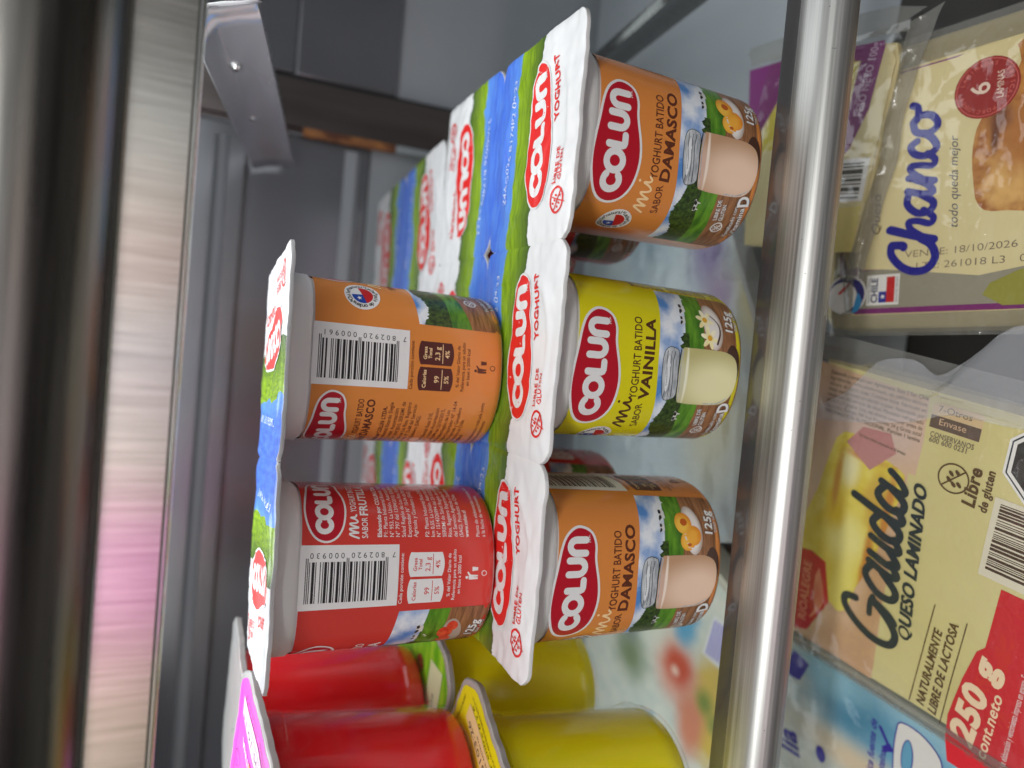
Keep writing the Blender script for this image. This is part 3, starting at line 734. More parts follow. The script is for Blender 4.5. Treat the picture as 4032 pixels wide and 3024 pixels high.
# glass shelf with its steel front rail
t = root('glass_shelf', (0, 0, ZG-5), 0, 'clear glass shelf with a bright brushed steel rail along its front edge', 'shelf')
mb = MB(); mb.box(XL, XR, .8, 236, 0, 5, GLASS); mb.build('glass_pane', t, smooth=False)
mb = MB()
extrude_x(mb, [(.6, 4.9), (.6, 5.3), (.3, 5.45), (-5.6, 5.45)], XL, XR, POLISH)
mb.build('polished_lip', t, angle=30)
mb = MB()
extrude_x(mb, [(-5.6, 5.0), (-5.6, 5.6), (-5.9, 5.8), (-8.5, 5.75), (-11.0, 5.45), (-13.0, 4.95)]+arcyz(-11.8, -1.3, 6.6, 100, 250, 26)+[(-10, -6.0), (-2.4, -3.0), (-2.4, -1.0)], XL, XR, STEEL)
random.seed(8)
for k in range(14):
    x_, a_ = random.uniform(-210, 10), math.radians(random.uniform(110, 170)); y_, z_ = -11.8+6.63*math.cos(a_), -1.3+6.63*math.sin(a_); w_ = random.uniform(.3, 1.0)
    mb.add([(x_, y_, z_), (x_+.16, y_, z_+.01), (x_+.2, y_-.02-w_*math.sin(a_)*.5, z_+w_*math.cos(a_)*.5), (x_+.05, y_-.02-w_*math.sin(a_)*.5, z_+w_*math.cos(a_)*.5)], [[0, 1, 2, 3]], DARKM)
mb.build('front_rail', t, angle=50)
# shelf above: smooth face, bead and round nose
t = root('upper_shelf', (0, -5, 92.3), 0, 'blurred brushed steel edge of the shelf above the yoghurts', 'shelf')
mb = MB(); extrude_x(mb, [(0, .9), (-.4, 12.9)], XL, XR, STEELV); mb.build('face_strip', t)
mb = MB(); extrude_x(mb, [(0, -.8), (-.9, -.7), (-1.2, 0), (-.9, .8), (0, .9)], XL, XR, BRIGHT); mb.build('lower_bead', t, angle=80)
mb = MB(); extrude_x(mb, [(-.4, 12.9)]+arcyz(-1.2, 13.5, .9, -40, -150, 6)+[(-2.0, 14.2)]+arcyz(-2.8, 14.7, .7, -20, -160, 6), XL, XR, BRIGHT); mb.build('upper_bead', t, angle=80)
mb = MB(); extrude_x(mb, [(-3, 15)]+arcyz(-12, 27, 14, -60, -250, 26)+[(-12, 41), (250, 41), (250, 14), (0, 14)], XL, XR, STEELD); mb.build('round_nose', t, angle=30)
# duct along the back wall, under the shelf
t = root('wall_duct', (0, 236, 68), 0, 'low grey steel duct with light beads running along the top of the back wall', 'duct')
mb = MB(); extrude_x(mb, [(9, .6), (0, .6), (0, 8.5)], XL, 2, WALLM); extrude_x(mb, [(0, 15.6), (0, 40), (9, 40)], XL, 2, WALLM); mb.build('panel', t, angle=30)
mb = MB(); extrude_x(mb, [(0, 8.5), (-2.2, 9.6), (-3.0, 12), (-2.2, 14.4), (0, 15.6)], XL, 2, WALLL); mb.build('bead', t, angle=80)
mb = MB(); extrude_x(mb, [(9, 0), (-.6, 0), (-.8, .5), (-.2, .9)], XL, 2, POSTM); mb.build('lower_lip', t, angle=80)
# back wall
t = root('back_wall', (0, 245, -165), 0, 'dark grey back wall of the cold case with light low down put in as a paler panel', 'wall')
mb = MB(); mb.box(XL, 12, 0, 6, 168, 330, WALLM); mb.build('upper_panel', t, bevel=.6)
mb = MB(); extrude_x(mb, [(0, 174), (-1.5, 176), (-1.5, 180), (0, 182)], XL, 8, WALLL); mb.build('crimp', t, angle=30)
mb = MB(); mb.box(XL, 260, 1.5, 7, 0, 167.6, WALLL); mb.build('lit_lower_panel', t)  # paler colour stands in for light on the lower part of the wall
mb = MB(); mb.box(42, 260, -4, 5, 212.5, 330, WALLM); mb.box(42, 260, -2.5, 5, 157, 212, WALLM); mb.build('side_panel', t, bevel=1.2)
t = root('shelf_upright', (0, 238, -130), 0, 'brownish steel upright with a rusty edge and dark slot behind the packs', 'upright')
mb = MB(); mb.box(14, 39.2, 0, 5, 90, 300, POSTM); mb.box(11.8, 13.9, 1.5, 5, 130, 300, POSTM); mb.build('post', t, bevel=.8)
mb = MB(); mb.box(38.9, 41.6, 4, 6.5, 60, 300, DARKM); mb.build('slot', t)
mb = MB()
random.seed(5)
rows = []
for i in range(24):
    z = 121+i*(50/23); q = random.uniform(-.5, .5); rows.append([(10.2+q*.6, 3.5, z), (10.4+q, .2, z), (12.6+q*.5, -.5, z), (14.4, .0, z)])
mb.grid(rows, RUST); mb.build('rusty_strip', t)
mb = MB(); mb.box(10.6, 14.6, -.8, 3, 92, 120.8, PALE); mb.build('pale_strip', t, bevel=.8)
# deck of the level below
t = root('lower_tray', (0, 40, -180), 0, 'bluish grey sloping tray under the packs of the level below', 'tray')
mb = MB(); mb.box(-520, 260, 0, 205, 0, 3, WALLL); o = mb.build('tray_panel', t); o.rotation_euler = (math.radians(14), 0, 0)
mb = MB(); mb.grid([[(x, y, -176+4*math.sin(x*.03)) for y in (-260, -60, 60, 250)] for x in range(-560, 301, 40)], FLOORM)
tag(mb.build('lower_deck_floor'), kind='structure')

# brackets: tapered folded channels
def bracket(name, near, far, label, m, loc, end=True):
    r_ = root(name, loc, 0, label, 'bracket', 'shelf brackets')
    mb = MB(); rows = []
    for i in range(13):
        f = i/12; P = [Vector(a).lerp(Vector(b), f)-Vector(loc) for a, b in zip(near, far)]
        a, b, c = P; back = Vector((9, 0, 2))
        rows.append([tuple(a+Vector((4.5, 0, 1.0))), tuple(a+Vector((.6, 0, .4))), tuple(a), tuple(a.lerp(b, .5)), tuple(b.lerp(a, .08)), tuple(b.lerp(c, .05)), tuple(b.lerp(c, .5)), tuple(b.lerp(c, .93)), tuple(c), tuple(c+Vector((.5, 0, .7))), tuple(c+back)])
    mb.grid(rows, m); o = mb.build('channel', r_, angle=25, solid=.5)
    return r_
BRM = steel('bracket_steel', (.66, .66, .68), .26, stretch=(6, 1.2, 6), scale=4, amp=.07, bump=.0)
BRM.node_tree.nodes['Principled BSDF'].inputs['Metallic'].default_value = .7
br = bracket('shelf_bracket', [(-6.2, 75, 95.2), (3.2, 76, 91.0), (8.3, 77, 77.6)], [(-11.2, 236, 64.2), (-9.0, 236, 58.0), (-6.5, 236, 44.9)],
        'folded steel bracket with a torn bright end and two dimples, sloping to the back wall', BRM, (0, 236, 50))
mb = MB()
def blob(mb, c, r, m, n=12):
    rows = []
    for i in range(n+1):
        th = math.pi*i/n; rows.append([(c[0]+r[0]*math.sin(th)*math.cos(2*math.pi*j/n), c[1]+r[1]*math.sin(th)*math.sin(2*math.pi*j/n), c[2]+r[2]*math.cos(th)) for j in range(n)])
    mb.grid(rows, m, closed=True)
for c in ((.2, 118-236, 80.6-50), (-3.2, 170-236, 70.6-50)):
    mb2 = MB(); blob(mb2, c, (1.9, 3.0, 1.9), BRIGHT); mb2.build('dimple', br)
mb = MB()   # ragged burr where the channel was cut, white in place of the light on it
pts = [(-7.2, 74.4, 96.2), (-6.7, 74.2, 94.6), (-5.4, 74.0, 95.6), (-4.2, 74, 94.4), (-2.6, 74, 95.2), (.5, 74, 93.6), (3.2, 74.5, 91.6), (5.0, 74.6, 87), (6.6, 75, 82), (8.6, 75.5, 77.4)]
rows = [[(x, y-236, z-50), (x+.2, y+1.6-236, z-.9-50-(.7 if i % 2 else 0))] for i, (x, y, z) in enumerate(pts)]
mb.grid(rows, WHITE); mb.build('cut_end', br, solid=.4)
bracket('shelf_bracket', [(52, 60, -66.5-8), (56, 60, -72-8), (58, 60, -86-8)], [(52, 236, -96), (54, 236, -101), (57, 236, -112)],
        'dark folded steel bracket under the glass at the far right corner of the shelf', STEELD, (50, 236, -110))

# ------------------------------------------------------------------ jelly cups
def jelly_mat(name, c, tr=.0, rad=(.012, .002, .002)):
    return mat(name, c, .24, 0, Transmission_Weight=tr, IOR=1.2, Subsurface_Weight=.35, Subsurface_Radius=rad, Subsurface_Scale=1., Coat_Weight=.35, Coat_Roughness=.1)
JR = jelly_mat('red_jelly', (.95, .022, .030), .12, rad=(.022, .0015, .001))
JY = jelly_mat('yellow_jelly', (.95, .84, .010), rad=(.016, .014, .001))
SHELL = clear('clear_plastic', (.97, .97, .97), rough=.15, ior=1.42, body=(.8, .8, .8), body_amt=.0)
RIM = mat('cloudy_rim', (.62, .62, .60), .25, Transmission_Weight=.35)
PINK = mat('pink_foil', hexc(236, 46, 200), .38); YFOIL = mat('yellow_foil', hexc(236, 226, 24), .38)
GFOIL = noisy('green_foil', hexc(90, 186, 20), hexc(176, 232, 60), 60, .38, stretch=(1, 3, 1))
PALEPINK = mat('pale_pink_ink', hexc(246, 206, 236), .4); PEACHINK = mat('peach_ink', hexc(240, 212, 150), .4)
PALEGREEN = mat('pale_green_ink', hexc(226, 240, 190), .4); LILAC = mat('lilac_ink', hexc(150, 140, 220), .4)
def rrect(w_, h_, r, n=5):
    o = []
    for cx, cy, a0 in ((w_/2-r, h_/2-r, 0), (-w_/2+r, h_/2-r, 90), (-w_/2+r, -h_/2+r, 180), (w_/2-r, -h_/2+r, 270)):
        for k in range(n+1):
            t_ = math.radians(a0+90*k/n); o.append((cx+r*math.cos(t_), cy+r*math.sin(t_)))
    return o
def jelly_cup(loc, lidrot, jm, foil, label, design, tilt=0., lidoff=(0, 0), H=66., rt=28.6, rb=25.0):
    r_ = root('jelly_cup', loc, 0, label, 'jelly cup', 'jelly cups stacked two high')
    mb = MB(); n = 72; rows = []
    prof = [(0, -2.5), (.6, -.8), (2.0, 0), (5, .1), (6.2, .9), (7.4, 1.0), (8.4, .1), (12, 0), (H*.5, 0), (H-9, 0), (H-8.4, .7), (H-3, .8), (H-1.5, .6)]
    for h, o in prof:
        R = rb+(rt-rb)*h/H+o
        rows.append([((R+.40*abs(math.cos(7*2*math.pi*j/n))*(1 if 6 < h < H-8 else .2))*math.cos(2*math.pi*j/n), (R+.40*abs(math.cos(7*2*math.pi*j/n))*(1 if 6 < h < H-8 else .2))*math.sin(2*math.pi*j/n), h) for j in range(n)])
    mb.grid(rows, SHELL, closed=True)
    mb.build('cup', r_)
    mb = MB(); rows = []
    for h, o in ((.3, -26), (.35, -5), (1.2, -2.2), (3, -.9), (8, -.7), (H*.5, -.6), (H-5, -.5), (H-4, -3), (H-3.9, -26)):
        R = max(.01, rb+(rt-rb)*h/H+o)
        rows.append([(R*math.cos(2*math.pi*j/n), R*math.sin(2*math.pi*j/n), h) for j in range(n)])
    mb.grid(rows, jm, closed=True); mb.build('jelly', r_)
    # lid: rounded square with wavy sides
    out = []; base = rrect(63, 63, 13, 8); m_ = []
    for i in range(len(base)):
        a, b = base[i], base[(i+1) % len(base)]; L = math.hypot(b[0]-a[0], b[1]-a[1]); k = max(1, int(L/1.6))
        for q in range(k): m_.append((a[0]+(b[0]-a[0])*q/k, a[1]+(b[1]-a[1])*q/k))
    P = [(x+x/44*.35*math.sin(i*1.35), y+y/44*.35*math.sin(i*1.35)) for i, (x, y) in enumerate(m_)]
    c_, s_ = math.cos(lidrot), math.sin(lidrot)
    def lf(x, y, off=0.):
        X, Y = x*c_-y*s_+lidoff[0], x*s_+y*c_+lidoff[1]
        z = H+.2+tilt*Y+.35*noise.noise(Vector((x*.09, y*.09, H)))-.5*max(0, 1-(math.hypot(x, y)/24)**2)
        return (X, Y, z+off)
    mb = MB(); rows = []
    for k in (0.02, .2, .4, .6, .75, .88, .955):
        rows.append([lf(x*k, y*k) for x, y in P])
    mb.grid(rows[::-1], foil, closed=True)
    art = Art(); design(art); art.lay(mb, lf, step=.05, base=.14, cut=(2.5, 2.5))
    ld = mb.build('foil_lid', r_, angle=60)
    mb = MB(); rows = []
    for k, dz in ((.94, -.05), (1.0, -.1), (1.01, -.5), (1.0, -2.2), (.97, -2.6), (.90, -2.4)):
        rows.append([lf(x*k, y*k, dz) for x, y in P])
    mb.grid(rows[::-1], RIM, closed=True); mb.build('rim', ld)
    return r_
def micro(art, t, p0, p1, h, m=BLACK, b=.0): art.add(text_between(t, p0, p1, h, b), m, 1)
def lid_print(bandm, fruit, date, inkm=BLACK):
    def d(art):
        K = 27.2
        for a in range(4):
            R = Matrix.Rotation(a*math.pi/2, 2)
            p0 = R @ Vector((-22, K-.2)); p1 = R @ Vector((22, K-.2)); 
            art.add(text_between('CONSUMIR ANTES DE LA FECHA INDICADA EN LA TAPA. MANTENER REFRIGERADO ENTRE 0 Y 6 C', tuple(p1), tuple(p0), 1.0, .0), inkm, 1)
        art.add(poly([(-2, -22), (10, -24), (23.5, -10), (23.5, 22), (17, 22), (15, -4)]), bandm, 1)
        art.add(text_between(date, (19.4, -14), (19.4, 19), 2.3, -.01), mat('date_ink', (.06, .05, .05), .5), 3)
        art.add(text_between('CONSUMIR ANTES DE', (21.6, -6), (21.6, 12), .9, 0), mat('date_ink', (.06, .05, .05), .5), 3)
        art.add(text_between('A conservar entre 0 y 6', (25.1, -20), (25.1, 20), 1.1, 0), inkm, 2)
        # recycling box
        art.add(stroke(rrect(6, 19, 2, 3), .28, closed=True) if False else place(stroke(rrect(5.6, 20, 1.6, 3), .35, closed=True), -8, 22.2, math.pi/2), inkm, 2)
        for k in range(3): art.add(place(stroke(ell(0, 0, 1.5, 1.5, 3), .35, closed=True), -14+k*6, 22.2, .5), inkm, 2)
        fruit(art)
    return d
def raspberry(art):
    random.seed(2)
    for i in range(26):
        t_ = random.uniform(0, 6.28); q = math.sqrt(random.random())*7.5
        art.add(poly(ell(4+q*math.cos(t_)*.9, 8+q*math.sin(t_)*1.1, 1.9, 1.8, 10)), BERRY if i % 3 else mat('berry_light', hexc(250, 150, 120), .3), 2+(i % 4))
    art.add(text_between('GELATINA', (11.5, -4), (11.5, 18), 2.6, .03), WHITE, 3)
    art.add(text_between('FRAMBUESA', (-8, -14), (8, -16), 3.0, .02), WHITE, 3)
def pineapple(art):
    art.add(poly(smooth_loop([(-6, -6), (6, -8), (10, 2), (6, 12), (-4, 12), (-9, 3)], 3)), mat('pine_print', hexc(226, 190, 60), .4), 2)
    art.add(text_between('GELATINA', (11.5, -4), (11.5, 18), 2.6, .03), LILAC, 3)
def greenart(art):
    art.add(poly([(-24, -22), (24, -24), (22, -10), (-20, -6)]), PALEGREEN, 1)
    art.add(text_between('24AG026 10:39', (-14, -17), (12, -18), 2.2, 0), mat('date_ink', (.06, .05, .05), .5), 2)
    for i in range(9): art.add(poly(ell(14+2.2*math.cos(i*.7), 1+2.2*math.sin(i*.7), 1.5, 1.5, 8)), mat('brown_fruit', hexc(140, 70, 50), .4), 2+i % 3)
    art.add(poly([(-10, 6), (2, 3), (1, 10), (-6, 13)]), REDLID, 2); art.add(poly([(-8, 14), (3, 11), (3, 14), (-6, 17)]), WHITE, 2)
jelly_cup((-237, 28, ZG), math.radians(-28), JY, YFOIL, 'yellow jelly cup under a yellow foil lid, below the pink lidded red one', lid_print(PEACHINK, pineapple, '11:03 18103:26'), H=66.6)
jelly_cup((-229, 91, ZG), math.radians(-8), JY, GFOIL, 'yellow jelly cup under a bright green foil lid behind the orange yoghurt cup', greenart, H=66.6)
jelly_cup((-237, 43, .9), math.radians(-14), JR, PINK, 'red jelly cup under a pink foil lid printed with a raspberry', lid_print(PALEPINK, raspberry, '11:10S 10:11'), tilt=.09, lidoff=(3.5, -3), H=64.6)
jelly_cup((-237, 97, .6), math.radians(-10), JR, RIM, 'red jelly cup with only its cloudy rim showing, behind the pink lidded one', lambda a: None, H=66.)

# ------------------------------------------------------------------ packs lying on the level below
FGF = ((-149.5714, -9.8411, -132.7277), (.9634, -.218, .1558), (.1883, .9645, .1851))
FCF = ((-22.8962, 5.0504, -131.3882), (.999, .0419, .0163), (-.0444, .9773, .2073))
def frame(F, dz=0., wave=0., seed=0.):
    P, U, V = map(Vector, F); N = U.cross(V)
    def fn(x, y, off=0.):
        z = dz+off+(wave*noise.noise(Vector((x*.045+seed, y*.045, seed))) if wave else 0)
        return tuple(P+U*x+V*y+N*z)
    return fn
FILM = clear('clear_wrap', (.92, .91, .88), rough=.11, ior=1.5, body=(.55, .54, .50), body_amt=.02, bump=1.0, bscale=60)
FILMEDGE = clear('cloudy_wrap_seal', (.70, .69, .66), rough=.10, ior=1.45, body=(.46, .46, .43), body_amt=.26, bump=.9, bscale=70)
def film_patch(parent, fn, x0, x1, y0, y1, name='wrap', m=FILM, amp=1.0, seed=3., lift=0.6, nx=56, ny=46, sag=2.0):
    mb = MB(); rows = []
    for j in range(ny+1):
        rw = []
        for i in range(nx+1):
            u, v = i/nx, j/ny; x = x0+(x1-x0)*u; y = y0+(y1-y0)*v
            e = min(u, 1-u, v, 1-v)*8
            z = lift+amp*(1.3*abs(noise.noise(Vector((x*.035+seed, y*.11, seed))))+.35*abs(noise.noise(Vector((x*.16, y*.22+seed, 1.)))))
            z -= sag*max(0, 1-e)**2
            rw.append(fn(x, y, z))
        rows.append(rw)
    mb.grid(rows, m); return mb.build(name, parent)
def pack_root(F, dz, name, label, cat, group=None):
    return root(name, (0, 0, 0), 0, label, cat, group)
def slab(fn, pts, h, m, parent, name, step=None):
    mb = MB(); N = len(pts)
    a = [fn(x, y, 0) for x, y in pts]; b = [fn(x, y, -h) for x, y in pts]
    ins = offset_loop(pts, -.8); c = [fn(x, y, .5) for x, y in ins]
    mb.grid([b, a, c], m, closed=True); o = len(mb.v)
    mb.add(c, [list(range(N))], m); mb.add(b, [list(range(N))[::-1]], m)
    return mb.build(name, parent, angle=50)
CHEESE = noisy('pale_cheese', hexc(212, 196, 142), hexc(224, 212, 164), 12, .45, lo=.3, hi=.7)
KHAKI = noisy('gouda_cheese', hexc(208, 198, 134), hexc(220, 212, 160), 16, .42, lo=.3, hi=.7)
PEACH = soft_print('peach_print', hexc(212, 176, 142), [(-44, 14, 9, 12, hexc(206, 166, 130), .7), (10, 40, 20, 8, hexc(226, 200, 170), .7), (-20, 10, 22, 5, hexc(200, 160, 120), .7), (40, 24, 12, 22, hexc(214, 190, 178), .5)], grain=.5, gscale=.12, base2=hexc(222, 190, 160))
PURPLE = mat('purple_print', hexc(122, 34, 110), .4); NAVY = mat('navy_script', hexc(14, 14, 140), .4)
SLATE = mat('slate_script', hexc(34, 48, 56), .4); BRN2 = mat('text_brown', hexc(92, 68, 38), .45); MICRO = mat('micro_text', hexc(110, 96, 84), .5)
BREADM = soft_print('toast_print', hexc(196, 138, 70), [(-6, -30, 9, 7, hexc(226, 180, 110), .6), (8, -34, 12, 8, hexc(180, 116, 56), .6), (14, -26, 4, 3, hexc(120, 66, 36), .7), (9, -25, 5, 1.2, hexc(110, 60, 34), .7), (26, -38, 9, 7, hexc(206, 140, 60), .6), (-3, -42, 10, 6, hexc(190, 128, 60), .6)], grain=1.1, gscale=.25, base2=hexc(158, 92, 38))
SLICEM = soft_print('cheese_slice_print', hexc(226, 204, 70), [(-22, 22, 12, 4, hexc(238, 226, 120), .5), (-4, 24, 9, 7, hexc(244, 236, 150), .6), (6, 30, 8, 4, hexc(230, 200, 60), .5), (14, 16, 9, 4, hexc(216, 180, 80), .5),
    (-10, 15.4, 16, 1.6, hexc(206, 140, 60), .6), (12, 11.4, 15, 1.5, hexc(206, 140, 64), .6), (22, 27, 6, 3.4, hexc(238, 232, 180), .6), (28, 22, 1.6, 6, hexc(204, 138, 80), .6), (16, 31, 10, 1.3, hexc(204, 150, 60), .6)], grain=.9, gscale=.16, base2=hexc(236, 222, 110))
BANNER = mat('banner_red', hexc(206, 36, 46), .4); SEALR = mat('seal_red', hexc(150, 22, 20), .45)
GREYFILM = mat('grey_liner', hexc(150, 146, 130), .4)
# --- white cheese pack with blue script
fn = frame(FCF, 0)
t = pack_root(FCF, 0, 'cheese_pack', 'sliced cheese pack lettered Chanco in blue script below the rail', 'cheese pack', 'cheese packs')
slab(fn, [(x-2.5, y-8) for x, y in rrect(97, 74, 6)], 14, CHEESE, t, 'cheese_slices')
mb = MB(); art = Art()
art.add(poly([(-45.8, -52), (-45.8, 18), (-40, 25), (36, 25), (37.2, 19), (37.6, -52)]), PURPLE, 0)
art.add(poly([(-43.9, -52), (-43.9, 17.0), (-30.5, 17.4), (-30.5, -52)]), GREYFILM, 1)
art.add(poly(smooth_loop([(-30.5, -52), (-30.5, 8), (-29, 18), (-24, 23.6), (30, 23.6), (35.4, 18), (36.6, 8), (36.8, -12), (36.9, -52)], 2)), CHEESE, 2)
art.add(poly(smooth_loop([(-14.6, -60), (-15.5, -30), (-13, -21.5), (-4, -19.2), (6, -18.6), (14.5, -20.5), (21, -27), (30, -31), (37, -32), (36.9, -60)], 3)), BREADM, 3)
art.add(poly([(-44.6, -52), (-44.6, -30), (-41, -24), (-37.5, -26), (-34, -34), (-31, -52)]), mat('olive_band', hexc(150, 148, 60), .4), 3)
# script
def scr(pts, w_=1.9, m=NAVY, l=4, n=5, r=.05): art.add(stroke(smooth_loop(pts, n, False), w_*1.22), m, l, ramp=r)
scr([(-22.6, 5.6), (-22.9, 2.2), (-23.6, 1.6)], 2.3)
scr([(-22.8, 5.8), (-26, 5.6), (-30.0, 2.2), (-32.0, -2.2), (-31.4, -6.6), (-27.8, -8.9), (-23.6, -7.4), (-21.2, -4.0)], 2.2)
scr([(-21.2, -4.0), (-18.2, 2.0), (-16.6, 6.4)], 1.5); scr([(-17.2, 6.6), (-19.6, -.5), (-21.9, -8.2)], 2.3, l=5)
scr([(-20.8, -4.8), (-17.8, -.6), (-15.2, .4), (-15.2, -2.8), (-16.4, -6.6), (-14.4, -7.6), (-11.6, -4.2)], 1.8, l=6)
scr([(-5.6, 1.0), (-9.2, 1.2), (-12.4, -2.2), (-12.2, -6.2), (-9.4, -7.2), (-6.2, -3.0)], 2.0, l=4); scr([(-4.6, 1.4), (-6.2, -3.6), (-6.0, -7.0), (-3.2, -5.0), (-1.2, -1.2)], 1.9, l=5)
scr([(-.2, 1.2), (-1.4, -3.4), (-2.4, -7.2)], 2.0, l=6); scr([(-1.8, -4.2), (1.2, -.2), (3.6, 1.0), (3.6, -2.2), (2.8, -6.2), (4.8, -7.0), (7.2, -4.4)], 1.8, l=7)
scr([(12.0, -.6), (10.4, 1.4), (7.6, -.4), (6.6, -4.2), (8.6, -7.2), (12.0, -5.6), (14.4, -2.6)], 2.0, l=4)
scr([(18.6, 1.0), (15.2, -.2), (14.0, -4.4), (16.2, -7.2), (19.6, -5.2), (20.4, -1.2), (18.6, 1.0), (19.8, -.6), (23.2, -.4), (24.4, 1.4)], 2.0, l=5)
art.add(text_between('Queso', (-18, 10.2), (-4, 10.6), 3.0, .0, .3), BRN2, 3)
NV2 = mat('small_script', hexc(46, 52, 92), .4)
art.add(text_between('todo queda mejor', (-18.6, -15.4), (11.4, -13.8), 2.8, -.004, .35), NV2, 4)
art.add(text_between('VENCE: 18/10/2026', (-27.2, 1), (-27.0, -33.2), 2.3, -.01), MICRO, 4)
art.add(text_between('LTE: 261018 L3   02', (-31.4, -3.0), (-31.6, -38), 2.3, -.01), MICRO, 4)
art.add(poly([(-42.9, 2.3), (-32.3, 2.3), (-32.3, 13.9), (-42.9, 13.9)]), WHITE, 4)
art.add(text_between('CHILE', (-42.0, 10.0), (-33.4, 10.0), 2.3, .03), NV2, 5)
art.add(text_between('HECHO EN ORIGEN', (-42.0, 12.7), (-33.4, 12.7), .7, 0), NV2, 5); art.add(text_between('SELLO DE ORIGEN', (-42.0, 2.8), (-33.4, 2.8), .7, 0), NV2, 5)
art.add(poly([(-42, 6.8), (-38.2, 6.8), (-38.2, 9.5), (-42, 9.5)]), mat('flag_navy', hexc(22, 40, 150), .4), 5)
art.add(poly([(-42, 3.9), (-33.2, 3.9), (-33.2, 6.8), (-42, 6.8)]), REDFLAG, 5)
art.add(poly([(-40.1+.9*math.sin(k*2.513)*(1 if 1 else 0), 8.15+.9*math.cos(k*2.513)) for k in range(5)]), WHITE, 6)
art.add(poly(ell(-38.6, 21.5, 7.2, 7.6, 24)), WHITE, 4); art.add(poly(ell(-38.6, 21.5, 6.4, 6.8, 24)), mat('emblem_navy', hexc(36, 34, 120), .4), 5)
art.add(poly(ell(-39.6, 23.0, 5.6, 5.6, 20)), WHITE, 6); art.add(poly(ell(-41.5, 19, 4, 3.4, 16, 180, 330)), mat('emblem_blue', hexc(40, 140, 200), .4), 7); art.add(stroke([(-38, 24), (-34.8, 20.5)], 1.0), REDFLAG, 7)
art.add(poly(ell(24.3, -21.6, 9.6, 9.6, 30)), SEALR, 4)
art.add(stroke(ell(24.3, -21.6, 8.9, 8.9, 40), .3, closed=True), mat('seal_line', hexc(200, 90, 80), .45), 5)
for i, ch in enumerate('PORCIONES  LAMINADAS  FRESCAS  '):
    if ch == ' ': continue
    a_ = math.radians(200-360*i/31); art.add(place(text_shape(ch, 1, .02), 24.3+6.9*math.cos(a_), -21.6+6.9*math.sin(a_), a_-math.pi/2, 1.7), mat('seal_line', hexc(200, 90, 80), .45), 5)
art.add(place(text_shape('6', 1, .01), 24.3, -22.6, 0, 8.2), mat('seal_pale', hexc(232, 208, 190), .45), 6)
art.add(text_between('LÁMINAS', (20.2, -26.6), (28.6, -26.6), 2.0, .0), mat('seal_pale', hexc(232, 208, 190), .45), 6)
art.lay(mb, frame(FCF, .2, .5, 2.), step=.06, base=.6, cut=(3, 3)); mb.build('printed_film', t)
film_patch(t, fn, -53.6, 48.4, -52, 27, m=FILM, seed=3., lift=2.4, amp=1.6)
mb = MB(); out = [(-53.5, -52), (-53.5, 27), (48, 27), (48.6, -52)]; inn = [(-46.2, -52), (-46.2, 18.6), (37.8, 19), (38.2, -52)]
mb.grid([[fn(x, y, .2+.5*math.sin(i*1.3)) for i, (x, y) in enumerate(out)], [fn(x, y, 1.4) for x, y in inn]], FILMEDGE); mb.build('seal_border', t)
# --- purple pack partly under it
FAF = ((-22.9252, 4.2192, -127.4756), FCF[1], FCF[2])
FA = frame(FAF, 0)
t = pack_root(FCF, 0, 'cheese_pack', 'cheese pack with a purple 100g banner, half hidden under the steel rail', 'cheese pack', 'cheese packs')
slab(frame(FAF, -.8), [(-24, 17), (8, 11.5), (40, 5.8), (47, 7), (53, 30), (55, 68), (-16, 66)], 3, CHEESE, t, 'cheese_slices')
mb = MB(); art = Art()
art.add(poly([(-24, 17.5), (8, 12), (40.2, 6.2), (45.5, 8), (52.5, 30), (54.4, 66), (-15, 64)]), CHEESE, 1)
art.add(poly([(49.3, 17), (48.6, 10.6), (46.2, 10.2), (26, 14.9), (12.6, 21.6), (10, 26), (18, 25), (44, 19), (48, 46), (20, 66), (54.6, 67), (53.6, 44)]), PURPLE, 2)
art.add(poly([(18.5, 25.2), (46.6, 19.6), (48.6, 44), (34, 56), (20, 60)]), mat('mustard_print', hexc(206, 190, 60), .4), 2)
art.add(text_between('PESO NETO 100g', (24.0, 17.4), (48.4, 12.2), 2.9, .02), mat('pale_lilac', hexc(196, 164, 196), .4), 4)
art.add(poly([(-6.4, 15.4), (8.6, 13.2), (11, 34), (-4, 36)]), WHITE, 3)
for k, (a_, b_) in enumerate(((0, .8), (1.6, .4), (2.6, 1.4), (4.8, .5), (6.0, 1.0), (7.6, .4), (8.6, 1.6), (10.8, .6), (12, .5))):
    art.add(poly([(-5.2+a_, 17.0-a_*.15), (-5.2+a_+b_, 17.0-a_*.15), (-3.2+a_+b_, 33), (-3.2+a_, 33)]), mat('grey_bars', hexc(70, 70, 62), .5), 4)
art.add(poly([(-24, 18), (-8, 15.6), (-7, 40), (-22, 42)]), mat('pale_yellow_print', hexc(222, 208, 130), .4), 3)
art.lay(mb, frame(FAF, .2, .3, 5.), step=.06, base=.6, cut=(4, 4)); mb.build('printed_film', t)
def ridge(u): return (-34+u*86, 14.8-18.2*u+(1.2*math.sin(u*11)+.6*math.sin(u*23))*.6)
mb = MB(); rows = []
for j in range(22):
    rw = []
    for i in range(60):
        u, v = i/59, j/21; x, y = ridge(u)
        z = 1.9+.9*abs(noise.noise(Vector((x*.06, y*.05+v*3, 2))))*2-2.2*max(0, 1-v*9)+(1.5*math.exp(-((v-.06)/.03)**2))
        rw.append(FA(x+v*v*4, y+v*60, z))
    rows.append(rw)
mb.grid(rows, FILM); mb.build('wrap', t)
mb = MB(); rows = []
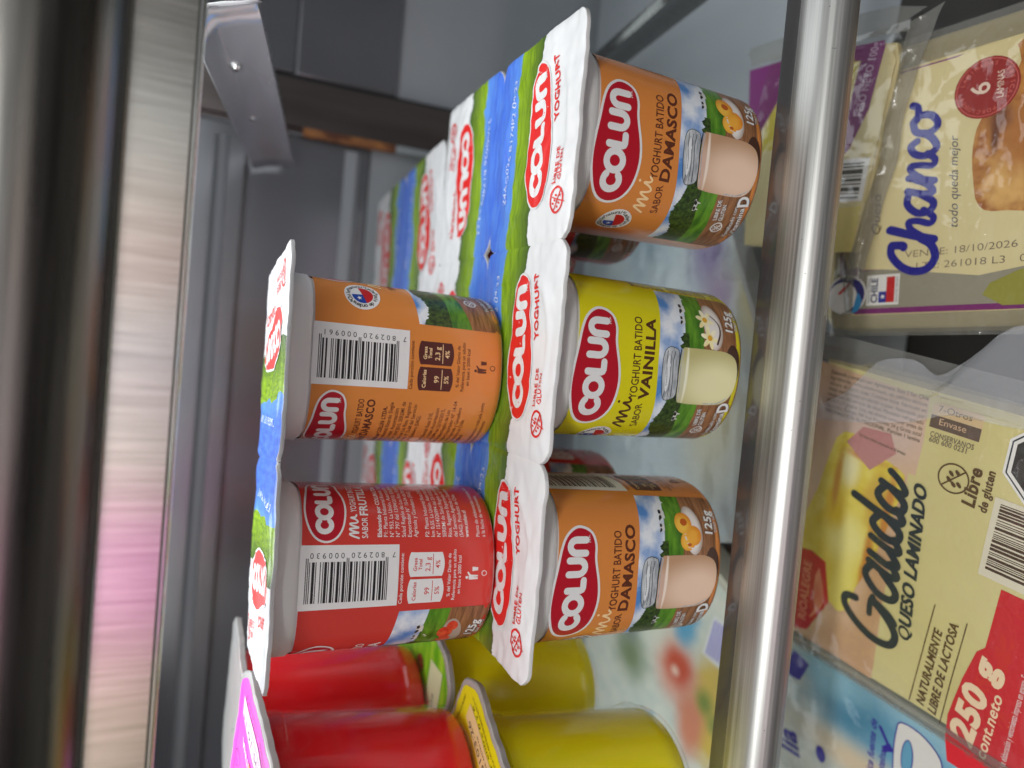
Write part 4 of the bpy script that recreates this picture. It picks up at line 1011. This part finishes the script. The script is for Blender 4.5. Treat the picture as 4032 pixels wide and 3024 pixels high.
for i in range(44):
    u = i/43; x, y = ridge(u); q = max(0, u-.8)*5
    rows.append([FA(x+q*3.5, y-1.2-2.8*q, -.4+.7*math.sin(i*1.1)*q), FA(x+q*1.2, y+.4, .8+.3*math.sin(i*.9)), FA(x, y+2.2+q, 1.9+.35*math.sin(i*1.7)), FA(x-.2, y+4.6+q*2, 1.2)])
mb.grid(rows, FILMEDGE); mb.build('seal_flap', t)
mb = MB(); mb.grid([[FA(x, y, 1.0) for x, y in ((49, 2), (50.5, 12), (54, 34), (56, 66))], [FA(x, y, 1.4+.3*k) for k, (x, y) in enumerate(((53, 2), (56, 10), (59, 34), (60.5, 67)))], [FA(x, y, .2) for x, y in ((55.5, -3), (60, 9), (63, 34), (64, 68))]], FILMEDGE); mb.build('seal_border', t)
# --- gouda slices
fn = frame(FGF, 0)
t = pack_root(FGF, 0, 'cheese_pack', 'sliced cheese pack lettered Gauda with a red 250 g banner', 'cheese pack', 'cheese packs')
slab(fn, [(x+3.5, y-4) for x, y in rrect(105, 88, 6)], 14, KHAKI, t, 'cheese_slices')
mb = MB(); art = Art()
art.add(poly([(-50, -52), (-50, 42), (58, 42), (60, -52)]), KHAKI, 0)
art.add(poly([(-50.6, 5.6), (-46, 5.6), (-24, 6.8), (28, 7), (28, 4.6), (40, 4.2), (54, 5), (57, 60), (-50.6, 60)]), PEACH, 1)
art.add(poly(smooth_loop([(-32.8, 22.6), (-29, 19.0), (-20, 17.2), (-8, 13), (8, 10), (24, 7.6), (28, 10), (31, 20), (34.6, 28.0), (31, 34), (10, 38), (-12, 44), (-24, 40), (-28, 30)], 2)), SLICEM, 2)
art.add(poly([(24, 20), (33, 12), (39, 15), (38, 25), (31, 30)]), mat('onion_print', hexc(196, 140, 140), .4), 3)
art.add(poly([(-46.8, 32.9), (-31.4, 26.3), (-16.5, 30.0), (-14.8, 36), (-19, 56), (-45, 56), (-49, 38)]), BANNER, 4)
PINKINK = mat('salmon_line', hexc(236, 150, 120), .4)
art.add(text_between('RIOALEGRE', (-43.6, 34.0), (-19.4, 35.4), 3.2, .02), PINKINK, 5)
for k in range(5): art.add(stroke(smooth_loop([(-41+k*1.2, 32.4-k*.5), (-32, 28.6+k*.9), (-20-k*.8, 32.0+k*.2)], 5, False), .55, cap=False), PINKINK, 5)
def sg(pts, w_=2.2, l=5): art.add(stroke(smooth_loop(pts, 5, False), w_*1.18), SLATE, l, ramp=.05)
sg([(-23.6, 16.4), (-24.6, 20.2), (-28.4, 19.8), (-32.6, 14.4), (-35.0, 7.4), (-34.0, 1.6), (-29.4, .6), (-24.4, 5.0), (-21.2, 10.4)], 2.3)
sg([(-26.6, 10.6), (-22.4, 10.9), (-19.8, 10.3)], 1.8, 6); sg([(-20.8, 10.4), (-23.2, 4.6), (-25.6, 1.6)], 2.2, 7)
sg([(-8.6, 13.2), (-12.8, 14.6), (-17.4, 9.6), (-17.8, 4.2), (-14.2, 3.2), (-9.6, 8.8)], 2.3); sg([(-7.4, 14.2), (-9.6, 6.6), (-8.6, 3.6), (-5.2, 6.6)], 2.2, 6)
sg([(-4.2, 14.4), (-6.0, 7.2), (-4.6, 4.2), (-.6, 8.2)], 2.2, 7); sg([(1.6, 15.0), (-.4, 8.2), (.2, 4.6), (3.6, 7.0)], 2.2, 5)
sg([(10.2, 13.8), (6.6, 15.4), (3.4, 11.2), (3.4, 6.6), (6.8, 5.8), (10.2, 11.0)], 2.3, 6); sg([(13.8, 23.6), (11.4, 15.4), (9.8, 7.6), (11.4, 5.6), (14.2, 8.2)], 2.3, 7)
sg([(20.6, 14.0), (17.0, 15.6), (13.8, 11.4), (14.0, 7.0), (17.4, 6.4), (20.8, 11.4)], 2.3, 5); sg([(22.0, 15.2), (20.2, 8.8), (21.4, 6.6), (24.6, 9.4), (26.6, 12.6)], 2.1, 6)
art.add(text_between('QUESO LAMINADO', (-29.0, -4.4), (26.0, .2), 4.1, .028, .25), SLATE, 5); art.add(text_between('QUESO LAMINADO', (-28.7, -4.35), (26.3, .25), 4.1, .028, .25), SLATE, 6)
for p, q in (((-49.3, -8.4), (-11.5, -9.8)), ((-51, -19.2), (-12.3, -20.2))): art.add(stroke([p, q], .38), BRN2, 5)
art.add(text_between('NATURALMENTE', (-48.6, -13.2), (-19.0, -13.8), 2.7, .03, .2), BRN2, 5)
art.add(text_between('LIBRE DE LACTOSA', (-49.2, -17.4), (-14.4, -18.0), 2.7, .03, .2), BRN2, 5)
art.add(poly([(-62, -24.0), (-54.5, -21.8), (-46, -20.9), (-31, -22.6), (-19.6, -24.6), (-17.0, -26.6), (3.8, -27.0), (3.8, -54), (-62, -54)]), BANNER, 4)
art.add(text_between('250 g', (-52.6, -29.4), (-20.0, -31.4), 7.0, .05, .15), mat('banner_cream', hexc(240, 214, 180), .4), 6)
art.add(text_between('cont.neto', (-53.6, -34.2), (-29.6, -34.6), 3.1, .02, .15), mat('banner_cream', hexc(240, 214, 180), .4), 6)
art.add(text_between('ver fecha de elaboración y vencimiento impreso en envase. Envasado en atmósfera modificada', (-58, -39.8), (2, -39.2), 1.9, .0), WHITE, 6)
art.add(poly([(5.4, -54), (5.4, -19.8), (31, -19.6), (31, -54)]), mat('cream_label', hexc(222, 216, 196), .4), 4)
random.seed(9); x_ = 8.0
while x_ < 29.6:
    w_ = random.choice((.3, .3, .6, .9)); art.add(poly([(x_, -54), (x_+w_, -54), (x_+w_, -21.4), (x_, -21.4)]), mat('brown_bars', hexc(74, 54, 40), .45), 5); x_ += w_+random.choice((.3, .3, .55))
for k, (R, m_) in enumerate(((13.6, WHITE), (12.8, SLATE), (12.3, WHITE), (11.2, mat('black_sign', hexc(50, 48, 46), .45)))):
    art.add(poly(ell(44.2, -32.4, R, R, 8, 22.5, 382.5)[:8]), m_, 5+k)
art.add(place(text_shape('ALTO EN', 1, .02), 44.2, -31, 0, 3.4), WHITE, 9)
art.add(stroke(ell(31.8, -7.0, 4.6, 4.6, 30), .5, closed=True), BRN2, 5); art.add(stroke([(28.6, -3.9), (35.0, -10.1)], .5), BRN2, 6)
for px, py in ((30, -7.4), (31.2, -5.8), (33.2, -6.2), (34, -8), (30.4, -9)): art.add(poly(ell(px, py, 1.1, .6, 8, rot=.8)), BRN2, 7)
art.add(text_between('Libre', (25.0, -14.6), (37.6, -14.6), 3.8, .035, .1), BRN2, 5); art.add(text_between('de gluten', (24.8, -18.2), (38.2, -18.2), 2.5, .03, .1), BRN2, 5)
art.add(poly(place(poly(rrect(8.4, 15.4, 1, 3)), 49.6, -4.2)[0]), mat('tag_peach', hexc(216, 190, 150), .4), 4); art.add(poly([(45.5, -11.8), (49.6, -11.8), (49.6, 3.4), (45.5, 3.4)]), mat('tag_brown', hexc(104, 88, 78), .45), 5)
art.add(text_between('7-Otros', (51.0, 1.6), (51.0, -8.6), 2.1, 0), MICRO, 6); art.add(text_between('Envase', (47.0, .6), (47.0, -7.6), 2.1, 0), PEACH, 6)
art.add(text_between('CONSERVANOS', (42.6, 2.6), (42.6, -10.8), 1.7, .01), MICRO, 5); art.add(text_between('600 600 0231', (40.8, 2.6), (40.8, -9.0), 1.7, .01), MICRO, 5)
TL = ['Elaborado y envasado por Agrolacteos, Ruta 5 Sur, Chile', 'Ingredientes: leche pasteurizada, sal, cultivos lacticos', 'cloruro de calcio, cuajo. Contiene leche. Fabricado en', 'lineas que procesan productos lacteos. Autorizado por', 'resolucion del servicio de salud. Mantener refrigerado', 'entre 0 y 5 grados. Una vez abierto consumir antes de', 'cinco dias. Energia 340 kcal Proteinas 24 g Grasa total', 'INFORMACION NUTRICIONAL  Porcion 1 lamina']
for k, q in enumerate(TL): art.add(text_between(q, (53.0-k*2.0, 40), (53.4-k*2.0, 5.2), 1.35, .012 if k in (0, 7) else 0), MICRO, 5)
art.add(text_between('Ver lote y fecha impresos en el envase', (34.5, 26), (33.5, 9), 1.2, .01), MICRO, 5)
art.lay(mb, frame(FGF, .2, .5, 8.), step=.06, base=.6, cut=(3, 3)); mb.build('printed_film', t)
film_patch(t, fn, -56.0, 62.6, -52, 52, seed=11., lift=2.6, amp=1.5)
mb = MB(); mb.grid([[fn(-56.5, y, .4) for y in range(-52, 53, 8)], [fn(-53.5, y, 1.0+.3*math.sin(y)) for y in range(-52, 53, 8)], [fn(-50.4, y, 1.6) for y in range(-52, 53, 8)]], FILMEDGE); mb.build('seal_border', t)
mb = MB(); mb.grid([[fn(57, y, 1.6) for y in range(-52, 53, 8)], [fn(61, y, 1.2+.3*math.sin(y)) for y in range(-52, 53, 8)], [fn(66.5, y, .2) for y in range(-52, 53, 8)]], FILMEDGE)
mb.build('seal_border', t)
mb = MB(); art = Art(); art.add(text_between('Elaborado por Agricola y Lacteos San Alberto S.A. fundo y direccion comercial Conservar refrigerado', (-53.8, 40), (-54.2, -40), 1.2, .01), MICRO, 0)
art.lay(mb, fn, base=2.2, cut=(4, 4)); mb.build('seal_text', t)
# --- blue pack at the corner
fb = frame(FGF, -5.)
t = pack_root(FGF, 0, 'cheese_pack', 'pale blue and cream plastic pack lying beside the red bannered one', 'cheese pack', 'cheese packs')
BLUEG = noisy('cloudy_blue_print', hexc(206, 208, 194), hexc(214, 206, 184), 9, .4, stretch=(1, .6, 1), lo=.35, hi=.6, c3=hexc(196, 210, 212))
BL1 = mat('sky_blue_print', hexc(104, 170, 206), .4)
slab(fb, [(-150, -62), (-56, -62), (-56.5, 50), (-60, 62), (-150, 62)], 14, BLUEG, t, 'bag')
mb = MB(); art = Art(); INDIGO = mat('indigo_ink', hexc(50, 36, 160), .4)
art.add(poly([(-150, -62), (-58, -62), (-58, 60), (-150, 60)]), soft_print('blue_pack_print', hexc(206, 214, 208), [(-74, -14, 26, 40, hexc(110, 172, 206), .7), (-70, 14, 12, 14, hexc(70, 134, 168), .8), (-64, 24, 8, 14, hexc(140, 190, 214), .7), (-92, 4, 7, 26, hexc(222, 206, 178), .8), (-58, -30, 10, 30, hexc(150, 196, 220), .5)], grain=.5, gscale=.12, base2=hexc(216, 222, 214)), 0)
art.add(poly([(-62.5, 40), (-65, 32.7), (-74, 35.5), (-76, 44)]), INDIGO, 2)
art.add(text_between('rica fuente de', (-92, .6), (-68.6, 2.9), 2.6, .02, .3), INDIGO, 2); art.add(text_between('proteínas', (-92, -3.6), (-76.8, -2.2), 2.6, .02, .3), INDIGO, 2)
art.add(stroke([(-78.4, -1.6), (-76.8, -3.8), (-70.4, 1.4)], 1.2), INDIGO, 3); art.add(poly([(-79.6, -1), (-76.6, -5), (-74.4, -3), (-76.8, -1.0)]), INDIGO, 2)
L_ = smooth_loop([(-63.6, -5.6), (-68, -4.4), (-78, -5.2), (-90, -8.0), (-92, -14), (-84, -19), (-70, -21), (-64, -14)], 4)
art.add(poly(offset_loop(L_, .5)), INDIGO, 2); art.add(poly(L_), WHITE, 3)
art.add(poly(ell(-75.5, -9.6, 7.2, 2.2, 24, rot=.12)), INDIGO, 4); art.add(poly(ell(-75.5, -9.6, 6.8, 1.8, 24, rot=.12)), BL1, 5)
art.add(poly(ell(-99, 21.5, 3.4, 2.2, 18, rot=.3)), INDIGO, 2); art.add(text_between('lia', (-108, 30), (-98, 34), 9, .03, .3), INDIGO, 2)
art.lay(mb, frame(FGF, -4.8, .6, 1.), step=.06, base=.6, cut=(4, 4)); mb.build('printed_film', t)
film_patch(t, fb, -150, -57, -62, 60, seed=21., lift=2.4, amp=1.5)
# --- bag with a tomato seen through the glass
FT = frame(FGF, -3.)
t = pack_root(FGF, 0, 'cheese_bag', 'white bag with a blurred tomato picture seen through the glass at the left', 'cheese bag')
BAGT = soft_print('bag_food_print', hexc(206, 214, 204), [(-118, 74, 30, 14, hexc(222, 190, 84), .35), (-111, 99, 17, 13, hexc(228, 170, 150), .6), (-109, 97, 10, 9, hexc(208, 84, 58), .6), (-132, 86, 18, 8, hexc(222, 140, 110), .6), (-112, 99, 2.6, 2.4, hexc(240, 200, 180), .8), (-122, 130, 13, 11, hexc(130, 146, 112), .9), (-104, 132, 9, 5, hexc(130, 138, 140), .9), (-80, 96, 15, 8, hexc(96, 168, 204), .5), (-92, 116, 14, 9, hexc(224, 224, 206), .8), (-116, 79, 6, 5, hexc(130, 146, 60), .8), (-124, 72, 5, 4, hexc(150, 156, 70), .8)], grain=.5, gscale=.1, base2=hexc(226, 226, 212))
slab(FT, [(-190, 63), (-58, 63), (-40, 100), (-60, 168), (-190, 168)], 12, BLUEG, t, 'bag')
mb = MB(); art = Art()
art.add(poly([(-188, 65), (-60, 65), (-44, 100), (-62, 166), (-188, 166)]), BAGT, 1)
art.add(poly([(-70, 64), (-70, 80), (-92, 84), (-94, 70)]), WHITE, 2)
for k in range(7): art.add(poly([(-72, 66+k*2), (-72, 67.2+k*2), (-91, 70+k*2), (-91, 68.8+k*2)]), LILAC, 3)
art.lay(mb, frame(FGF, -2.8, .6, 1.), step=.06, base=.6, cut=(6, 6)); mb.build('printed_film', t)
# --- milky packs under the middle of the glass
t = pack_root(FCF, 0, 'cheese_bag', 'milky white bag with faint purple print under the middle of the glass', 'cheese bag')
FM = frame(FCF, -6.)
MILK = noisy('milky_bag', hexc(168, 176, 186), hexc(206, 208, 206), 16, .4, lo=.3, hi=.7, c3=hexc(214, 206, 190))
slab(FM, [(-128, 30), (20, 92), (30, 150), (10, 176), (-120, 176), (-150, 110)], 12, MILK, t, 'bag')
mb = MB(); art = Art()
art.add(poly([(-126, 32), (18, 93), (28, 150), (8, 174), (-118, 174), (-148, 110)]), soft_print('milky_print', hexc(170, 180, 190), [(-14, 92, 16, 9, hexc(126, 104, 160), .8), (-34, 84, 10, 8, hexc(150, 120, 160), .8), (-30, 66, 22, 8, hexc(206, 196, 150), .8), (-90, 84, 26, 14, hexc(206, 200, 172), .8), (-60, 110, 26, 16, hexc(210, 216, 222), .8), (0, 128, 20, 16, hexc(130, 146, 158), .8)], grain=.6, gscale=.08, base2=hexc(186, 194, 200)), 1)
art.lay(mb, frame(FCF, -5.8, .4, 1.), step=.06, base=.6, cut=(6, 6)); mb.build('printed_film', t)
film_patch(t, FM, -140, 24, 60, 172, seed=31., lift=2.2, amp=2.0)
# --- translucent sheet added in place of a glass reflection over the lettered packs
t = root('reflection_sheet', (0, 0, 0), 0, 'whitish see-through sheet in place of a glass reflection between the two lettered cheese packs', 'reflection sheet')
BAG = clear('reflection_veil', (.92, .92, .92), rough=.25, ior=1.3, body=(.72, .74, .78), body_amt=.26, bump=.7, bscale=30)
outl = [(36, 48), (49, 31), (62, 22), (66, 10), (63, 2), (70, -6), (82, -16), (84, -34), (64, -46), (56, -38), (54, -20), (52, -4), (47, 6), (42, 20), (38, 34)]
ol = smooth_loop(outl, 3); cx_ = sum(p[0] for p in ol)/len(ol); cy_ = sum(p[1] for p in ol)/len(ol)
mb = MB(); rows = []
for k in (1.0, .93, .8, .62, .42, .2, .02):
    rows.append([fn(cx_+(x-cx_)*k, cy_+(y-cy_)*k, 5.0+2.2*(1-k)+1.6*noise.noise(Vector((x*.1*k, y*.1, 4)))) for x, y in ol])
mb.grid(rows[::-1], BAG, closed=True); mb.build('reflection_film', t)

# ------------------------------------------------------------------ goods facing the case, mirrored in the upper steel
random.seed(12)
MIR = [(122, 420, (.10, .10, .085), 'dark olive'), (40, 120, (.66, .68, .66), 'white'), (-10, 38, (.60, .52, .44), 'beige'), (-75, -12, (.62, .40, .36), 'salmon'), (-110, -77, (.62, .60, .56), 'ivory'), (-140, -112, (.45, .50, .62), 'pale blue'), (-190, -142, (.58, .42, .42), 'dusty pink'),
       (-235, -192, (.60, .58, .54), 'oatmeal'), (-262, -237, (.30, .42, .10), 'green'), (-400, -264, (.72, .20, .50), 'magenta'), (-600, -402, (.55, .42, .28), 'tan')]
for a_, b_, c_, nm in MIR:
    t = root('food_carton', ((a_+b_)/2, -600, 40), 0, f'{nm} food carton across the aisle, seen only as a reflection in steel', 'carton', 'cartons across the aisle')
    w_ = (b_-a_)-2
    m_ = noisy('carton_'+nm.replace(' ', '_'), c_, tuple(min(1, q*1.25+.05) for q in c_), 18, .5, stretch=(1, 1, .4))
    mb = MB(); mb.box(-w_/2, w_/2, -40, 0, 0, 170, m_); mb.build('carton_body', t, bevel=2)
    mb = MB(); mb.box(-w_*.42, w_*.42, 0.4, 1.0, 60+8*random.random(), 96, mat('carton_panel', (.66, .62, .60), .5)); mb.build('carton_panel', t)
lamp('carton_fill', (-250, -330, 420), (-260, -600, 100), 500, 120, 6.0)  # unseen lamp added to brighten the cartons for their reflection
